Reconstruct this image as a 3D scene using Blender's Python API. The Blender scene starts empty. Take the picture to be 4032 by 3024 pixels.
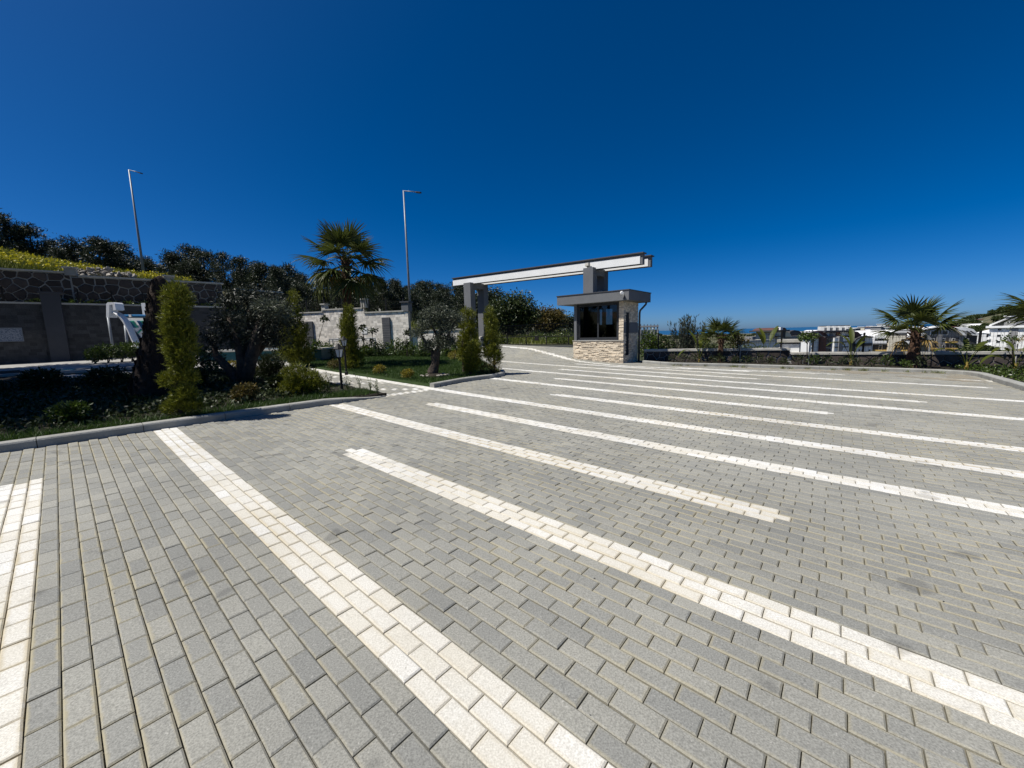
import bpy, bmesh, math, random
import numpy as np
from mathutils import Vector, Matrix
random.seed(11); rng = np.random.default_rng(11)
R = math.radians
ORD = ['first', 'second', 'third', 'fourth', 'fifth', 'sixth', 'seventh', 'eighth', 'ninth', 'tenth', 'eleventh', 'twelfth', 'thirteenth', 'fourteenth', 'fifteenth', 'sixteenth', 'seventeenth', 'eighteenth', 'nineteenth', 'twentieth', 'twenty-first', 'twenty-second', 'twenty-third', 'twenty-fourth']
scene = bpy.context.scene
col = scene.collection

# ---------------------------------------------------------------- camera
FPX = 1514.0; H = 1.5; TH = R(7.35); RO = R(1.45)
_f = np.array([0, math.cos(TH), -math.sin(TH)]); _r0 = np.array([1., 0, 0]); _u0 = np.array([0, math.sin(TH), math.cos(TH)])
_r = math.cos(RO)*_r0 - math.sin(RO)*_u0; _u = math.sin(RO)*_r0 + math.cos(RO)*_u0
cd = bpy.data.cameras.new('camera'); cam = bpy.data.objects.new('camera', cd); col.objects.link(cam)
cd.sensor_width = 36; cd.lens = 36*FPX/4032; cd.clip_start = .05; cd.clip_end = 120000
M = Matrix.Identity(4)
for i in range(3):
    M[i][0] = _r[i]; M[i][1] = _u[i]; M[i][2] = -_f[i]
M[2][3] = H
cam.matrix_world = M
scene.camera = cam

# ---------------------------------------------------------------- sky, sun, exposure
SUN_EL = R(60); SUN_DIR = Vector((-.95, -.31, 0)).normalized()      # horizontal direction towards the sun
wd = bpy.data.worlds.new('World'); scene.world = wd; wd.use_nodes = True
wn = wd.node_tree.nodes; wl = wd.node_tree.links; wn.clear()
sky = wn.new('ShaderNodeTexSky'); sky.sky_type = 'NISHITA'; sky.sun_disc = False
sky.sun_elevation = SUN_EL; sky.sun_rotation = math.atan2(SUN_DIR.x, SUN_DIR.y)
sky.altitude = 0; sky.air_density = .5; sky.dust_density = .8; sky.ozone_density = 10.0
grade = wn.new('ShaderNodeHueSaturation'); grade.inputs['Saturation'].default_value = 1.27
bg = wn.new('ShaderNodeBackground'); bg.inputs['Strength'].default_value = .085
wo = wn.new('ShaderNodeOutputWorld')
wl.new(sky.outputs[0], grade.inputs['Color']); wl.new(grade.outputs[0], bg.inputs[0]); wl.new(bg.outputs[0], wo.inputs[0])
sl = bpy.data.lights.new('sun', 'SUN'); sl.energy = 5.0; sl.angle = R(.5); sl.color = (1, .96, .9)
so = bpy.data.objects.new('sun', sl); col.objects.link(so)
sv = Vector((SUN_DIR.x*math.cos(SUN_EL), SUN_DIR.y*math.cos(SUN_EL), math.sin(SUN_EL)))
so.rotation_euler = sv.to_track_quat('Z', 'Y').to_euler(); so.location = sv*50
vs = scene.view_settings; vs.view_transform = 'Standard'; vs.look = 'None'; vs.exposure = .25; vs.gamma = 1; vs.use_curve_mapping = False
scene.render.engine = 'CYCLES'

# ---------------------------------------------------------------- layout helpers
PH = R(49.47); U = np.array([-math.sin(PH), math.cos(PH)]); N = np.array([math.cos(PH), math.sin(PH)])
UROT = math.atan2(-U[1], -U[0])          # local x = -U (rightwards along the gate line), local y = N (away)
def XY(a, b): return np.array([U[0]*a + N[0]*b, U[1]*a + N[1]*b])
def AB(x, y): return U[0]*x + U[1]*y, N[0]*x + N[1]*y
def S(t): t = np.clip(t, 0, 1); return t*t*(3 - 2*t)
def zg(x, y):
    x = np.clip(x, -16, 30); y = np.clip(y, -6, 30)
    a, b = AB(x, y)
    z = -.0158*x + .0049*y + .00029*x*x - .00095*x*y + .00017*y*y
    return z + .55*S((b - 16.5)/3.2)*S((a - 8.5)/3.5)
def gz(x, y): return float(zg(np.float64(x), np.float64(y)))
def ray(px, py): return _f + _r*(px - 2016)/FPX - _u*(py - 1512)/FPX
def at(px, py, Y):
    d = ray(px, py); return Vector(d*(Y/d[1])) + Vector((0, 0, H))
def gnd(px, py, dz=0):
    d = ray(px, py); z = 0.
    for i in range(60):
        t = (z + dz - H)/d[2]; x, y = d[0]*t, d[1]*t; z = .5*z + .5*gz(x, y)
    return Vector((x, y, z + dz))
def inpoly(x, y, poly):
    x = np.asarray(x, float); y = np.asarray(y, float); c = np.zeros(x.shape, bool); n = len(poly)
    for i in range(n):
        x1, y1 = poly[i]; x2, y2 = poly[(i + 1) % n]
        if y1 == y2: continue
        c ^= ((y1 > y) != (y2 > y)) & (x < (x2 - x1)*(y - y1)/(y2 - y1) + x1)
    return c

# ---------------------------------------------------------------- object helpers
def tag(o, label=None, cat=None, group=None, kind=None):
    if label: o['label'] = label
    if cat: o['category'] = cat
    if group: o['group'] = group
    if kind: o['kind'] = kind
    return o
def thing(name, label, cat, loc=(0, 0, 0), rotz=0, group=None):
    o = bpy.data.objects.new(name, None); col.objects.link(o); o.empty_display_size = .2
    o.location = loc; o.rotation_euler = (0, 0, rotz)
    return tag(o, label, cat, group)
def link(name, me, parent=None, loc=None):
    o = bpy.data.objects.new(name, me); col.objects.link(o); o.parent = parent
    if loc is not None: o.location = loc
    return o
def dup(root, loc, rotz=0, scale=1, label=None):
    r = root.copy(); col.objects.link(r); r.location = loc; r.rotation_euler = (0, 0, rotz)
    r.scale = (scale, scale, scale) if not hasattr(scale, '__len__') else scale
    if label: r['label'] = label
    for ch in root.children:
        c = ch.copy(); col.objects.link(c); c.parent = r
        for g in ch.children:
            d = g.copy(); col.objects.link(d); d.parent = c
    return r
def mesh_np(name, V, F, mat=None, smooth=False, uv=None):
    V = np.asarray(V, np.float32).reshape(-1, 3); F = np.asarray(F, np.int32); k = F.shape[1]
    me = bpy.data.meshes.new(name)
    me.vertices.add(len(V)); me.vertices.foreach_set('co', V.ravel())
    me.loops.add(F.size); me.loops.foreach_set('vertex_index', F.ravel())
    me.polygons.add(len(F)); me.polygons.foreach_set('loop_start', np.arange(0, F.size, k, dtype=np.int32))
    me.polygons.foreach_set('loop_total', np.full(len(F), k, np.int32))
    me.polygons.foreach_set('use_smooth', np.full(len(F), smooth, bool))
    if uv is not None:
        l = me.uv_layers.new(name='UVMap'); l.data.foreach_set('uv', np.asarray(uv, np.float32).ravel())
    me.update(calc_edges=True)
    if mat: me.materials.append(mat)
    return me
class MB:
    def __init__(s): s.v = []; s.f = []
    def add(s, vs, fs):
        n = len(s.v); s.v += [tuple(v) for v in vs]; s.f += [tuple(i + n for i in f) for f in fs]; return s
    def box(s, x0, x1, y0, y1, z0, z1):
        return s.add([(x0, y0, z0), (x1, y0, z0), (x1, y1, z0), (x0, y1, z0), (x0, y0, z1), (x1, y0, z1), (x1, y1, z1), (x0, y1, z1)],
                     [(3, 2, 1, 0), (4, 5, 6, 7), (0, 1, 5, 4), (1, 2, 6, 5), (2, 3, 7, 6), (3, 0, 4, 7)])
    def bar(s, p, q, w, d=None, up=(0, 0, 1)):
        p = Vector(p); q = Vector(q); d = w if d is None else d; t = (q - p).normalized(); up = Vector(up)
        if abs(t.dot(up)) > .98: up = Vector((1, 0, 0))
        a = t.cross(up).normalized()*(w/2); b = a.cross(t).normalized()*(d/2)
        return s.add([p - a - b, p + a - b, p + a + b, p - a + b, q - a - b, q + a - b, q + a + b, q - a + b],
                     [(0, 1, 2, 3), (7, 6, 5, 4), (4, 5, 1, 0), (5, 6, 2, 1), (6, 7, 3, 2), (7, 4, 0, 3)])
    def tube(s, pts, rad, n=7, cap=True):
        pts = [Vector(p) for p in pts]; m = len(pts)
        if not hasattr(rad, '__len__'): rad = [rad]*m
        vs = []; fs = []; ref = None
        for i, p in enumerate(pts):
            t = (pts[min(i + 1, m - 1)] - pts[max(i - 1, 0)]).normalized()
            if ref is None: ref = t.orthogonal().normalized()
            ref = (ref - t*ref.dot(t)).normalized(); b = t.cross(ref)
            for k in range(n):
                an = 2*math.pi*k/n; vs.append(p + (ref*math.cos(an) + b*math.sin(an))*rad[i])
        for i in range(m - 1):
            for k in range(n): fs.append((i*n + k, i*n + (k + 1) % n, (i + 1)*n + (k + 1) % n, (i + 1)*n + k))
        if cap: fs.append(tuple(range(n))[::-1]); fs.append(tuple((m - 1)*n + k for k in range(n)))
        return s.add(vs, fs)
    def prism(s, poly, ax, lo, hi):
        """2-D outline extruded along axis ax (0 x, 1 y, 2 z)"""
        n = len(poly)
        def mk(p, h): return {0: (h, p[0], p[1]), 1: (p[0], h, p[1]), 2: (p[0], p[1], h)}[ax]
        vs = [mk(p, lo) for p in poly] + [mk(p, hi) for p in poly]
        return s.add(vs, [tuple(range(n))[::-1], tuple(range(n, 2*n))] + [(i, (i + 1) % n, n + (i + 1) % n, n + i) for i in range(n)])
    def mesh(s, name, mat=None, smooth=False):
        me = bpy.data.meshes.new(name); me.from_pydata(s.v, [], s.f)
        bm = bmesh.new(); bm.from_mesh(me); bmesh.ops.recalc_face_normals(bm, faces=bm.faces); bm.to_mesh(me); bm.free()
        if mat: me.materials.append(mat)
        me.polygons.foreach_set('use_smooth', np.full(len(me.polygons), smooth, bool))
        return me
    def build(s, name, mat=None, parent=None, smooth=False, loc=None, bevel=0):
        o = link(name, s.mesh(name, mat, smooth), parent, loc)
        if bevel:
            m = o.modifiers.new('bevel', 'BEVEL'); m.width = bevel; m.segments = 2; m.limit_method = 'ANGLE'
        return o
BOX = lambda x0, x1, y0, y1, z0, z1: MB().box(x0, x1, y0, y1, z0, z1)

# ---------------------------------------------------------------- materials
class NT:
    def __init__(s, name):
        s.m = bpy.data.materials.new(name); s.m.use_nodes = True; s.t = s.m.node_tree; s.n = s.t.nodes
        s.b = s.n['Principled BSDF']; s.out = s.n['Material Output']
    def node(s, typ, **kw):
        nd = s.n.new(typ)
        for k, v in kw.items():
            if hasattr(nd, k): setattr(nd, k, v)
            else: nd.inputs[k].default_value = v
        return nd
    def l(s, a, b): s.t.links.new(a, b)
    def co(s, out='Object'): return s.node('ShaderNodeTexCoord').outputs[out]
    def noise(s, scale, detail=4, vec=None, rough=.55):
        nd = s.node('ShaderNodeTexNoise'); nd.inputs['Scale'].default_value = scale; nd.inputs['Detail'].default_value = detail
        nd.inputs['Roughness'].default_value = rough; s.l(vec if vec is not None else s.co(), nd.inputs['Vector']); return nd.outputs['Fac']
    def ramp(s, fac, stops):
        nd = s.node('ShaderNodeValToRGB'); e = nd.color_ramp.elements
        while len(e) < len(stops): e.new(.5)
        for el, (p, c) in zip(e, stops):
            el.position = p; el.color = (c[0], c[1], c[2], 1) if hasattr(c, '__len__') else (c, c, c, 1)
        s.l(fac, nd.inputs[0]); return nd.outputs[0]
    def mix(s, fac, a, b, mode='MIX'):
        nd = s.node('ShaderNodeMix', data_type='RGBA', blend_type=mode)
        for sock, v in ((nd.inputs[0], fac), (nd.inputs[6], a), (nd.inputs[7], b)):
            if hasattr(v, 'is_output'): s.l(v, sock)
            elif hasattr(v, '__len__'): sock.default_value = (v[0], v[1], v[2], 1)
            else: sock.default_value = v
        return nd.outputs[2]
    def math(s, op, a, b=0):
        nd = s.node('ShaderNodeMath', operation=op)
        for i, v in enumerate((a, b)):
            if hasattr(v, 'is_output'): s.l(v, nd.inputs[i])
            else: nd.inputs[i].default_value = v
        return nd.outputs[0]
    def rnd(s):
        i = s.node('ShaderNodeNewGeometry').outputs['Random Per Island']; o = s.node('ShaderNodeObjectInfo').outputs['Random']
        return s.math('FRACT', s.math('ADD', i, o))
    def bump(s, h, strength=.3, dist=.02):
        nd = s.node('ShaderNodeBump'); nd.inputs['Strength'].default_value = strength; nd.inputs['Distance'].default_value = dist
        s.l(h, nd.inputs['Height']); s.l(nd.outputs[0], s.b.inputs['Normal'])
def mat(name, c1, c2=None, scale=6, rough=.8, metal=0, bump=0, bscale=None, var=0, spec=.3, dist=.02, vec='Object'):
    """two-tone noisy surface; var = brightness spread between islands / copies"""
    t = NT(name); t.b.inputs['Roughness'].default_value = rough; t.b.inputs['Metallic'].default_value = metal
    t.b.inputs['Specular IOR Level'].default_value = spec
    c2 = c2 or tuple(c*.8 for c in c1)
    v = t.co(vec)
    c = t.ramp(t.noise(scale, 6, v), [(.32, c1), (.68, c2)])
    if var:
        g = t.ramp(t.rnd(), [(0, 1 - var), (1, 1 + var)]); c = t.mix(1, c, g, 'MULTIPLY')
    t.l(c, t.b.inputs['Base Color'])
    if bump: t.bump(t.noise(bscale or scale*6, 5, v), bump, dist)
    return t.m
def leafmat(name, c1, c2, var=.35, trans=.25, rough=.5, spec=.35):
    t = NT(name); t.b.inputs['Roughness'].default_value = rough; t.b.inputs['Specular IOR Level'].default_value = spec
    r = t.rnd(); c = t.mix(r, c1, c2)
    c = t.mix(1, c, t.ramp(t.math('FRACT', t.math('MULTIPLY', r, 7.31)), [(0, 1 - var), (1, 1 + var)]), 'MULTIPLY')
    t.l(c, t.b.inputs['Base Color'])
    tr = t.node('ShaderNodeBsdfTranslucent'); t.l(c, tr.inputs[0]); mx = t.node('ShaderNodeMixShader'); mx.inputs[0].default_value = trans
    t.l(t.b.outputs[0], mx.inputs[1]); t.l(tr.outputs[0], mx.inputs[2]); t.l(mx.outputs[0], t.out.inputs['Surface'])
    return t.m
def paver_mat(name, base, alt, stain, edge_amt, er, soil=False):
    t = NT(name); t.b.inputs['Roughness'].default_value = .85; t.b.inputs['Specular IOR Level'].default_value = .25
    v = t.node('ShaderNodeNewGeometry').outputs['Position']
    r = t.rnd(); r2 = t.math('FRACT', t.math('MULTIPLY', r, 13.7))
    c = t.mix(r, base, alt)
    big = t.ramp(t.noise(.55, 4, v), [(.35, .88), (.65, 1.1)])                       # wear over metres
    c = t.mix(1, c, big, 'MULTIPLY')
    sc = t.node('ShaderNodeMapping'); sc.inputs['Rotation'].default_value = (0, 0, R(-30)); sc.inputs['Scale'].default_value = (.5, 5, 1); t.l(v, sc.inputs[0])
    c = t.mix(t.math('MULTIPLY', t.ramp(t.noise(1.0, 4, sc.outputs[0], .6), [(.60, 0.), (.72, 1.)]), .22), c, (.10, .10, .095))      # faint tyre scuffs
    c = t.mix(1, c, t.ramp(t.noise(140, 3, v), [(.3, .70), (.5, 1.0), (.72, 1.3)]), 'MULTIPLY')     # aggregate speckle
    sp = t.ramp(t.noise(90, 1, v), [(.70, 0.), (.76, 1.)]); c = t.mix(t.math('MULTIPLY', sp, .35), c, (.55, .53, .48))
    uv = t.node('ShaderNodeSeparateXYZ'); t.l(t.co('UV'), uv.inputs[0])
    def edge(s, k): return t.math('MULTIPLY', t.math('ABSOLUTE', t.math('SUBTRACT', s, .5)), 2)
    ex = t.math('SUBTRACT', 1, t.math('MULTIPLY', t.math('SUBTRACT', 1, edge(uv.outputs[0], 0)), 2)); ey = edge(uv.outputs[1], 0)
    e = t.math('MAXIMUM', t.math('SUBTRACT', ex, .05), ey)
    e = t.math('ADD', e, t.math('MULTIPLY', t.math('SUBTRACT', t.noise(24, 4, v), .5), .5))
    e = t.math('ADD', e, t.math('MULTIPLY', t.math('SUBTRACT', r2, .5), .25))
    e = t.math('MULTIPLY', t.ramp(e, [(er[0], 0.), (er[1], 1.)]), edge_amt)
    patch = t.ramp(t.noise(.35, 3, v, .6), [(.4, .25), (.62, 1.)])
    c = t.mix(t.math('MULTIPLY', e, patch), c, stain)
    blot = t.ramp(t.noise(3.1, 2, v, .4), [(.685, 0.), (.72, 1.)]); c = t.mix(t.math('MULTIPLY', blot, .34), c, (.05, .05, .05))  # oil spots
    if soil:                                   # earth trodden in where cars turn, fading outwards in patches
        ds = t.node('ShaderNodeVectorMath', operation='DISTANCE'); t.l(v, ds.inputs[0]); ds.inputs[1].default_value = (-.6, 2.2, 0)
        w_ = t.math('SUBTRACT', 1.05, t.math('MULTIPLY', ds.outputs['Value'], .14)); w_ = t.math('ADD', w_, t.math('MULTIPLY', t.math('SUBTRACT', t.noise(1.6, 5, v, .6), .5), 1.6)); w_ = t.math('ADD', w_, t.math('MULTIPLY', t.math('SUBTRACT', r2, .5), .5))
        c = t.mix(t.math('MULTIPLY', t.ramp(w_, [(.15, 0.), (1., 1.)]), .42), c, (.50, .45, .335))
    t.l(c, t.b.inputs['Base Color']); t.bump(t.noise(220, 3, v), .35, .004)
    return t.m
MT = {
 'paver': paver_mat('paver_grey', (.205, .205, .186), (.272, .266, .230), (.34, .30, .19), .75, (.74, 1.0)),
 'wpaver': paver_mat('paver_white', (.63, .63, .605), (.56, .545, .49), (.37, .30, .17), .85, (.60, 1.05), True),
 'sand': mat('bedding_sand', (.17, .15, .105), (.09, .085, .06), 9, .95, bump=.4),
 'kerb': mat('kerb_concrete', (.33, .33, .30), (.24, .235, .21), 3, .85, bump=.3, bscale=40),
 'soil': mat('garden_soil', (.030, .024, .015), (.014, .012, .008), 4, .95, bump=.6, bscale=20),
 'turf': mat('turf', (.016, .032, .006), (.028, .05, .010), 3, .95, bump=.5, bscale=60),
 'dgrey': mat('dark_grey_render', (.155, .16, .166), (.135, .14, .146), 2, .8, bump=.15, bscale=60),
 'panel': mat('dark_panel_tile', (.10, .102, .108), (.08, .082, .088), 3, .7, bump=.15, bscale=40, var=.12),
 'cap': mat('dark_grey_capping', (.07, .072, .078), (.06, .062, .068), 2, .6),
 'white': mat('white_render', (.82, .82, .80), (.76, .76, .73), 1.5, .75, bump=.1, bscale=50),
 'black': mat('black_metal', (.010, .010, .011), (.014, .014, .014), 8, .6, spec=.2),
 'frame': mat('anthracite_frame', (.03, .032, .036), (.036, .038, .042), 5, .4, spec=.5),
 'coping': mat('stone_coping', (.52, .50, .44), (.40, .38, .33), 3, .85, bump=.3, bscale=30),
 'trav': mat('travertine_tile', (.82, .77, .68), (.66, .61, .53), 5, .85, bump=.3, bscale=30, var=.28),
 'trav_shade_tint': mat('travertine_tile_shade_tint', (.075, .075, .074), (.05, .05, .05), 5, .85, bump=.3, bscale=30, var=.3),  # same travertine as trav, its colour darkened to stand for shade
 'grout': mat('tile_grout', (.42, .38, .32), (.36, .33, .28), 5, .9),
 'split': mat('split_stone', (.76, .67, .53), (.56, .46, .33), 7, .9, bump=.6, bscale=40, var=.3),
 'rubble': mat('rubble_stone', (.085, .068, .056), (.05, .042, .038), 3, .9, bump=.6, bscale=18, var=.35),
 'mortar': mat('mortar', (.42, .41, .38), (.32, .31, .28), 6, .95, bump=.4),
 'galv': mat('galvanised_steel', (.26, .28, .30), (.21, .23, .25), 4, .5, metal=.3),
 'bark': mat('bark', (.09, .07, .055), (.035, .028, .022), 7, .95, bump=.9, bscale=22, dist=.04),
 'stumpbark': mat('stump_bark', (.040, .026, .018), (.018, .012, .009), 9, .95, bump=.9, bscale=14, dist=.05),
 'palmbark': mat('palm_trunk', (.11, .06, .035), (.05, .03, .02), 9, .95, bump=.9, bscale=14, dist=.05),
}
# ================================================================ terrain and sea
LA = at(0, 1195, 17.3); LB = at(890, 1215, 22.5)                   # face line of the lower garden wall, left to right
LD = Vector((LB.x - LA.x, LB.y - LA.y, 0)).normalized(); LBK = Vector((-LD.y, LD.x, 0))
TA = Vector((-16.1, 29.3, 0)); TB = Vector((-7.0, 27.0, 0))        # sunlit travertine wall
def knots(x, y, hw, r1, z1, rc, hc, low=-.9):
    r = math.hypot(x, y)
    return (math.degrees(math.atan2(x, y)), [(0, low), (r - .25, low), (r + .1, hw), (r1, z1), (rc, hc), (rc*1.9, hc*.8), (2600, 0), (6500, -45)])
uA = LA + LBK*1.45 - LD*14; uB = LA + LBK*1.45; uC = LB + LBK*1.45 + LD*.3
TK = [(-181, [(0, -.9), (30, -.9), (31, -.5), (50, 0), (90, 0), (180, 0), (2600, -5), (6500, -45)]),
      (-95, [(0, -.9), (30, -.9), (31, -.5), (50, 2), (90, 8), (180, 9), (2600, -5), (6500, -45)]),
      knots(uA.x, uA.y, 4.7, 48, 7.1, 85, 8.5), knots(uB.x, uB.y, 4.75, 42, 7.2, 74, 9), knots(uC.x - 2.2, uC.y - 1.8, 4.6, 44, 6.0, 80, 8.2),
      knots(uC.x, uC.y, 4.5, 44, 5.8, 84, 8), knots(-16.6, 30.1, 2.6, 48, 4.2, 90, 7.8), knots(-12, 29.0, 2.9, 48, 3.6, 92, 7.6),
      knots(-7.0, 27.8, 2.2, 48, 3.0, 96, 7.6), knots(-6.2, 27.6, 1.5, 48, 2.6, 98, 7.4), knots(-3.5, 28.6, 1.0, 46, 2.0, 100, 6.6),
      knots(0.0, 28.0, .7, 46, 1.2, 105, 5), knots(4.0, 24.5, .6, 44, 1.0, 120, 3.2), knots(6.9, 22.5, -.3, 44, .2, 130, 1.5),
      (22, [(0, -.9), (22.2, -.9), (22.6, -1.0), (40, -3), (120, -14), (260, -18), (2600, -31), (6500, -60)]),
      (30, [(0, -.9), (22.4, -.9), (22.8, -1.2), (40, -4), (110, -15), (300, -18), (2600, -31), (6500, -60)]),
      (47, [(0, -.9), (22.6, -.9), (23.1, -1.2), (40, -5), (110, -15), (320, -17), (1500, -22), (6500, -60)]),
      (50, [(0, -.9), (23.5, -.9), (24, -1.2), (40, -5), (110, -14), (320, -14), (1200, 6), (6500, 20)]),
      (54, [(0, -.9), (26, -.9), (26.5, -1.2), (40, -5), (110, -14), (320, -10), (1200, 34), (6500, 60)]),
      (62, [(0, -.9), (28, -.9), (28.5, -1.2), (40, -5), (110, -14), (320, -8), (1200, 55), (6500, 80)]),
      (100, [(0, -.9), (30, -.9), (31, -.9), (50, -3), (110, -6), (320, -6), (1200, 20), (6500, 20)]),
      (181, [(0, -.9), (30, -.9), (31, -.5), (50, 0), (90, 0), (180, 0), (2600, -5), (6500, -45)])]
TK.sort(key=lambda e: e[0])
_th = np.array([e[0] for e in TK]); _kr = np.array([[k[0] for k in e[1]] for e in TK]); _kz = np.array([[k[1] for k in e[1]] for e in TK])
def terr(x, y):
    x = np.atleast_1d(np.asarray(x, float)); y = np.atleast_1d(np.asarray(y, float))
    th = np.degrees(np.arctan2(x, y)); r = np.hypot(x, y)
    kr = np.stack([np.interp(th, _th, _kr[:, k]) for k in range(8)], 1); kz = np.stack([np.interp(th, _th, _kz[:, k]) for k in range(8)], 1)
    z = kz[:, 0].copy()
    for k in range(7):
        m = (r >= kr[:, k]) & (r <= kr[:, k + 1]); t = (r - kr[:, k])/np.maximum(kr[:, k + 1] - kr[:, k], 1e-6)
        t = S(t) if k >= 3 else t
        z = np.where(m, kz[:, k] + (kz[:, k + 1] - kz[:, k])*t, z)
    z = np.where(r > kr[:, 7], kz[:, 7], z)
    far = np.clip((r - kr[:, 2] - 3)/40, 0, 1)
    return z + far*(.55*np.sin(x*.21 + 1.3)*np.sin(y*.17) + .35*np.sin(x*.53 - y*.31))
def tz(x, y): return float(terr(x, y)[0])
ths = np.radians(np.concatenate([np.arange(-180, -75, 5), np.arange(-75, 75, .6), np.arange(75, 181, 5)]))
rs = np.concatenate([np.arange(0, 19, 6), np.arange(19, 36, .22), 36*1.055**np.arange(0, 100)]); rs = rs[rs < 6500]
TT, RR = np.meshgrid(ths, rs, indexing='ij'); X = RR*np.sin(TT); Yy = RR*np.cos(TT)
V = np.stack([X.ravel(), Yy.ravel(), terr(X.ravel(), Yy.ravel())], 1)
nr = len(rs); i, j = np.meshgrid(np.arange(len(ths) - 1), np.arange(nr - 1), indexing='ij'); i = i.ravel(); j = j.ravel()
F = np.stack([i*nr + j, i*nr + j + 1, (i + 1)*nr + j + 1, (i + 1)*nr + j], 1)[:, ::-1]
t = NT('hill_ground'); t.b.inputs['Roughness'].default_value = .95; pv = t.node('ShaderNodeNewGeometry').outputs['Position']
c = t.ramp(t.noise(.09, 7, pv), [(.36, (.030, .042, .014)), (.5, (.075, .08, .03)), (.62, (.15, .125, .075))])
c = t.mix(t.ramp(t.noise(.06, 4, pv), [(.6, 0.), (.7, .8)]), c, (.26, .15, .09))
t.l(c, t.b.inputs['Base Color']); t.bump(t.noise(1.1, 6, pv), .8, .4)
tag(link('terrain', mesh_np('terrain', V, F, t.m, True)), kind='structure')
t = NT('sea_water'); t.b.inputs['Base Color'].default_value = (.012, .075, .16, 1); t.b.inputs['Roughness'].default_value = .35
t.b.inputs['Specular IOR Level'].default_value = .35; t.bump(t.noise(.02, 5, t.node('ShaderNodeNewGeometry').outputs['Position']), .4, 1)
tag(MB().add([(-60000, 900, -32), (60000, 900, -32), (60000, 60000, -32), (-60000, 60000, -32)], [(0, 1, 2, 3)]).build('sea', t.m), kind='structure')

# ================================================================ paving
PAVED = [(-3.45, -2.6), (8.03, -2.6), (8.03, 4.87), (19.5, 4.87), (19.5, 6.5), (8.30, 6.5), (8.40, 6.97), (8.58, 7.9), (8.56, 8.95), (8.6, 9.55), (9.12, 10.3),
         (9.9, 11.0), (13, 13.4), (17.6, 16.4), (19.0, 17.9), (19.4, 20.0), (10.9, 20.0), (10.9, 17.62), (7.95, 17.62), (7.9, 18.4), (6.4, 18.3), (5.86, 17.91),
         (3.41, 19.02), (.61, 19.77), (-1.21, 20.37), (-2.9, 20.62), (-3.45, 20.7)]
ROW = 1.345/14; BL = .2077; B0 = .805
STRIPE = {-2: (-9, 4.2), -1: (-9, 6.3), 0: (-9, 8.05), 1: (-9, 4.75), 2: (.25, 7.98), 3: (-9, 6.6), 4: (-9, 19.5), 5: (-9, 5.2), 6: (.1, 8.7), 7: (-9, 7.0),
          8: (-1.4, 10.6), 9: (-9, 8.6), 10: (1.9, 14.5), 11: (-3.1, 9.5), 12: (2.6, 5.2)}
LINE13 = [(18.6, 19.2), (14.5, 18.75), (10.3, 17.15), (8.1, 16.4), (6.8, 16.25), (4, 17.0), (1.5, 17.75), (-.3, 17.75)]
js = np.arange(int((-2.6 - B0)/ROW), int(21/ROW)); ii = np.arange(-20, 98)
JJ, II = np.meshgrid(js, ii, indexing='ij'); JJ = JJ.ravel(); II = II.ravel()
rowoff = rng.normal(0, .012, JJ.max() - JJ.min() + 1)
ba = (II + .5*(JJ % 2))*BL + rowoff[JJ - JJ.min()]; bb = B0 + (JJ + .5)*ROW
m = inpoly(ba, bb, PAVED); ba = ba[m]; bb = bb[m]; JJ = JJ[m]; II = II[m]
kk = np.floor_divide(JJ, 14); inrow = (JJ - 14*kk) < 3; white = np.zeros(len(ba), bool)
for k, (lo, hi) in STRIPE.items(): white |= inrow & (kk == k) & (ba > lo) & (ba < hi)
path = (ba > 8.2) & (bb > 4.8) & (bb < 6.2)
white |= path & (bb < 5.03)
white |= path & ((II*7 + JJ*13) % 19 < 2) & (bb > 5.15)
white |= (np.abs(ba - 8.17) < .11) & (bb > 4.8) & (bb < 6.3)
for (a0, b0), (a1, b1) in zip(LINE13, LINE13[1:]):
    L2 = (a1 - a0)**2 + (b1 - b0)**2; tt = np.clip(((ba - a0)*(a1 - a0) + (bb - b0)*(b1 - b0))/L2, 0, 1)
    white |= np.hypot(ba - a0 - tt*(a1 - a0), bb - b0 - tt*(b1 - b0)) < .12
white |= (np.abs(ba + 2.95) < .5) & (np.abs(bb - 17.95) < .16)
white &= ~((bb > 17.2) & (ba < .6) & (ba > -1.9) & (rng.random(len(ba)) < .5))
g = .0022; ch = .0065
hx, hy = BL/2 - g, ROW/2 - g
tpl = np.array([(sx*(hx - c_), sy*(hy - c_), z) for c_, z in ((ch, 0), (0, -.005), (0, -.03)) for sx, sy in ((-1, -1), (1, -1), (1, 1), (-1, 1))])
tf = [(0, 1, 2, 3)] + [(4 + k, 4 + (k + 1) % 4, (k + 1) % 4, k) for k in range(4)] + [(8 + k, 8 + (k + 1) % 4, 4 + (k + 1) % 4, 4 + k) for k in range(4)]
tf = np.array(tf)
tuv = np.stack([tpl[:, 0]/(2*hx) + .5, tpl[:, 1]/(2*hy) + .5], 1)[tf].reshape(-1, 2)
cx, cy = U[0]*ba + N[0]*bb, U[1]*ba + N[1]*bb
dz = rng.normal(0, .0016, len(ba)); tx = rng.normal(0, .007, len(ba)); ty = rng.normal(0, .011, len(ba)); rz = rng.normal(0, .006, len(ba))
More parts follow.
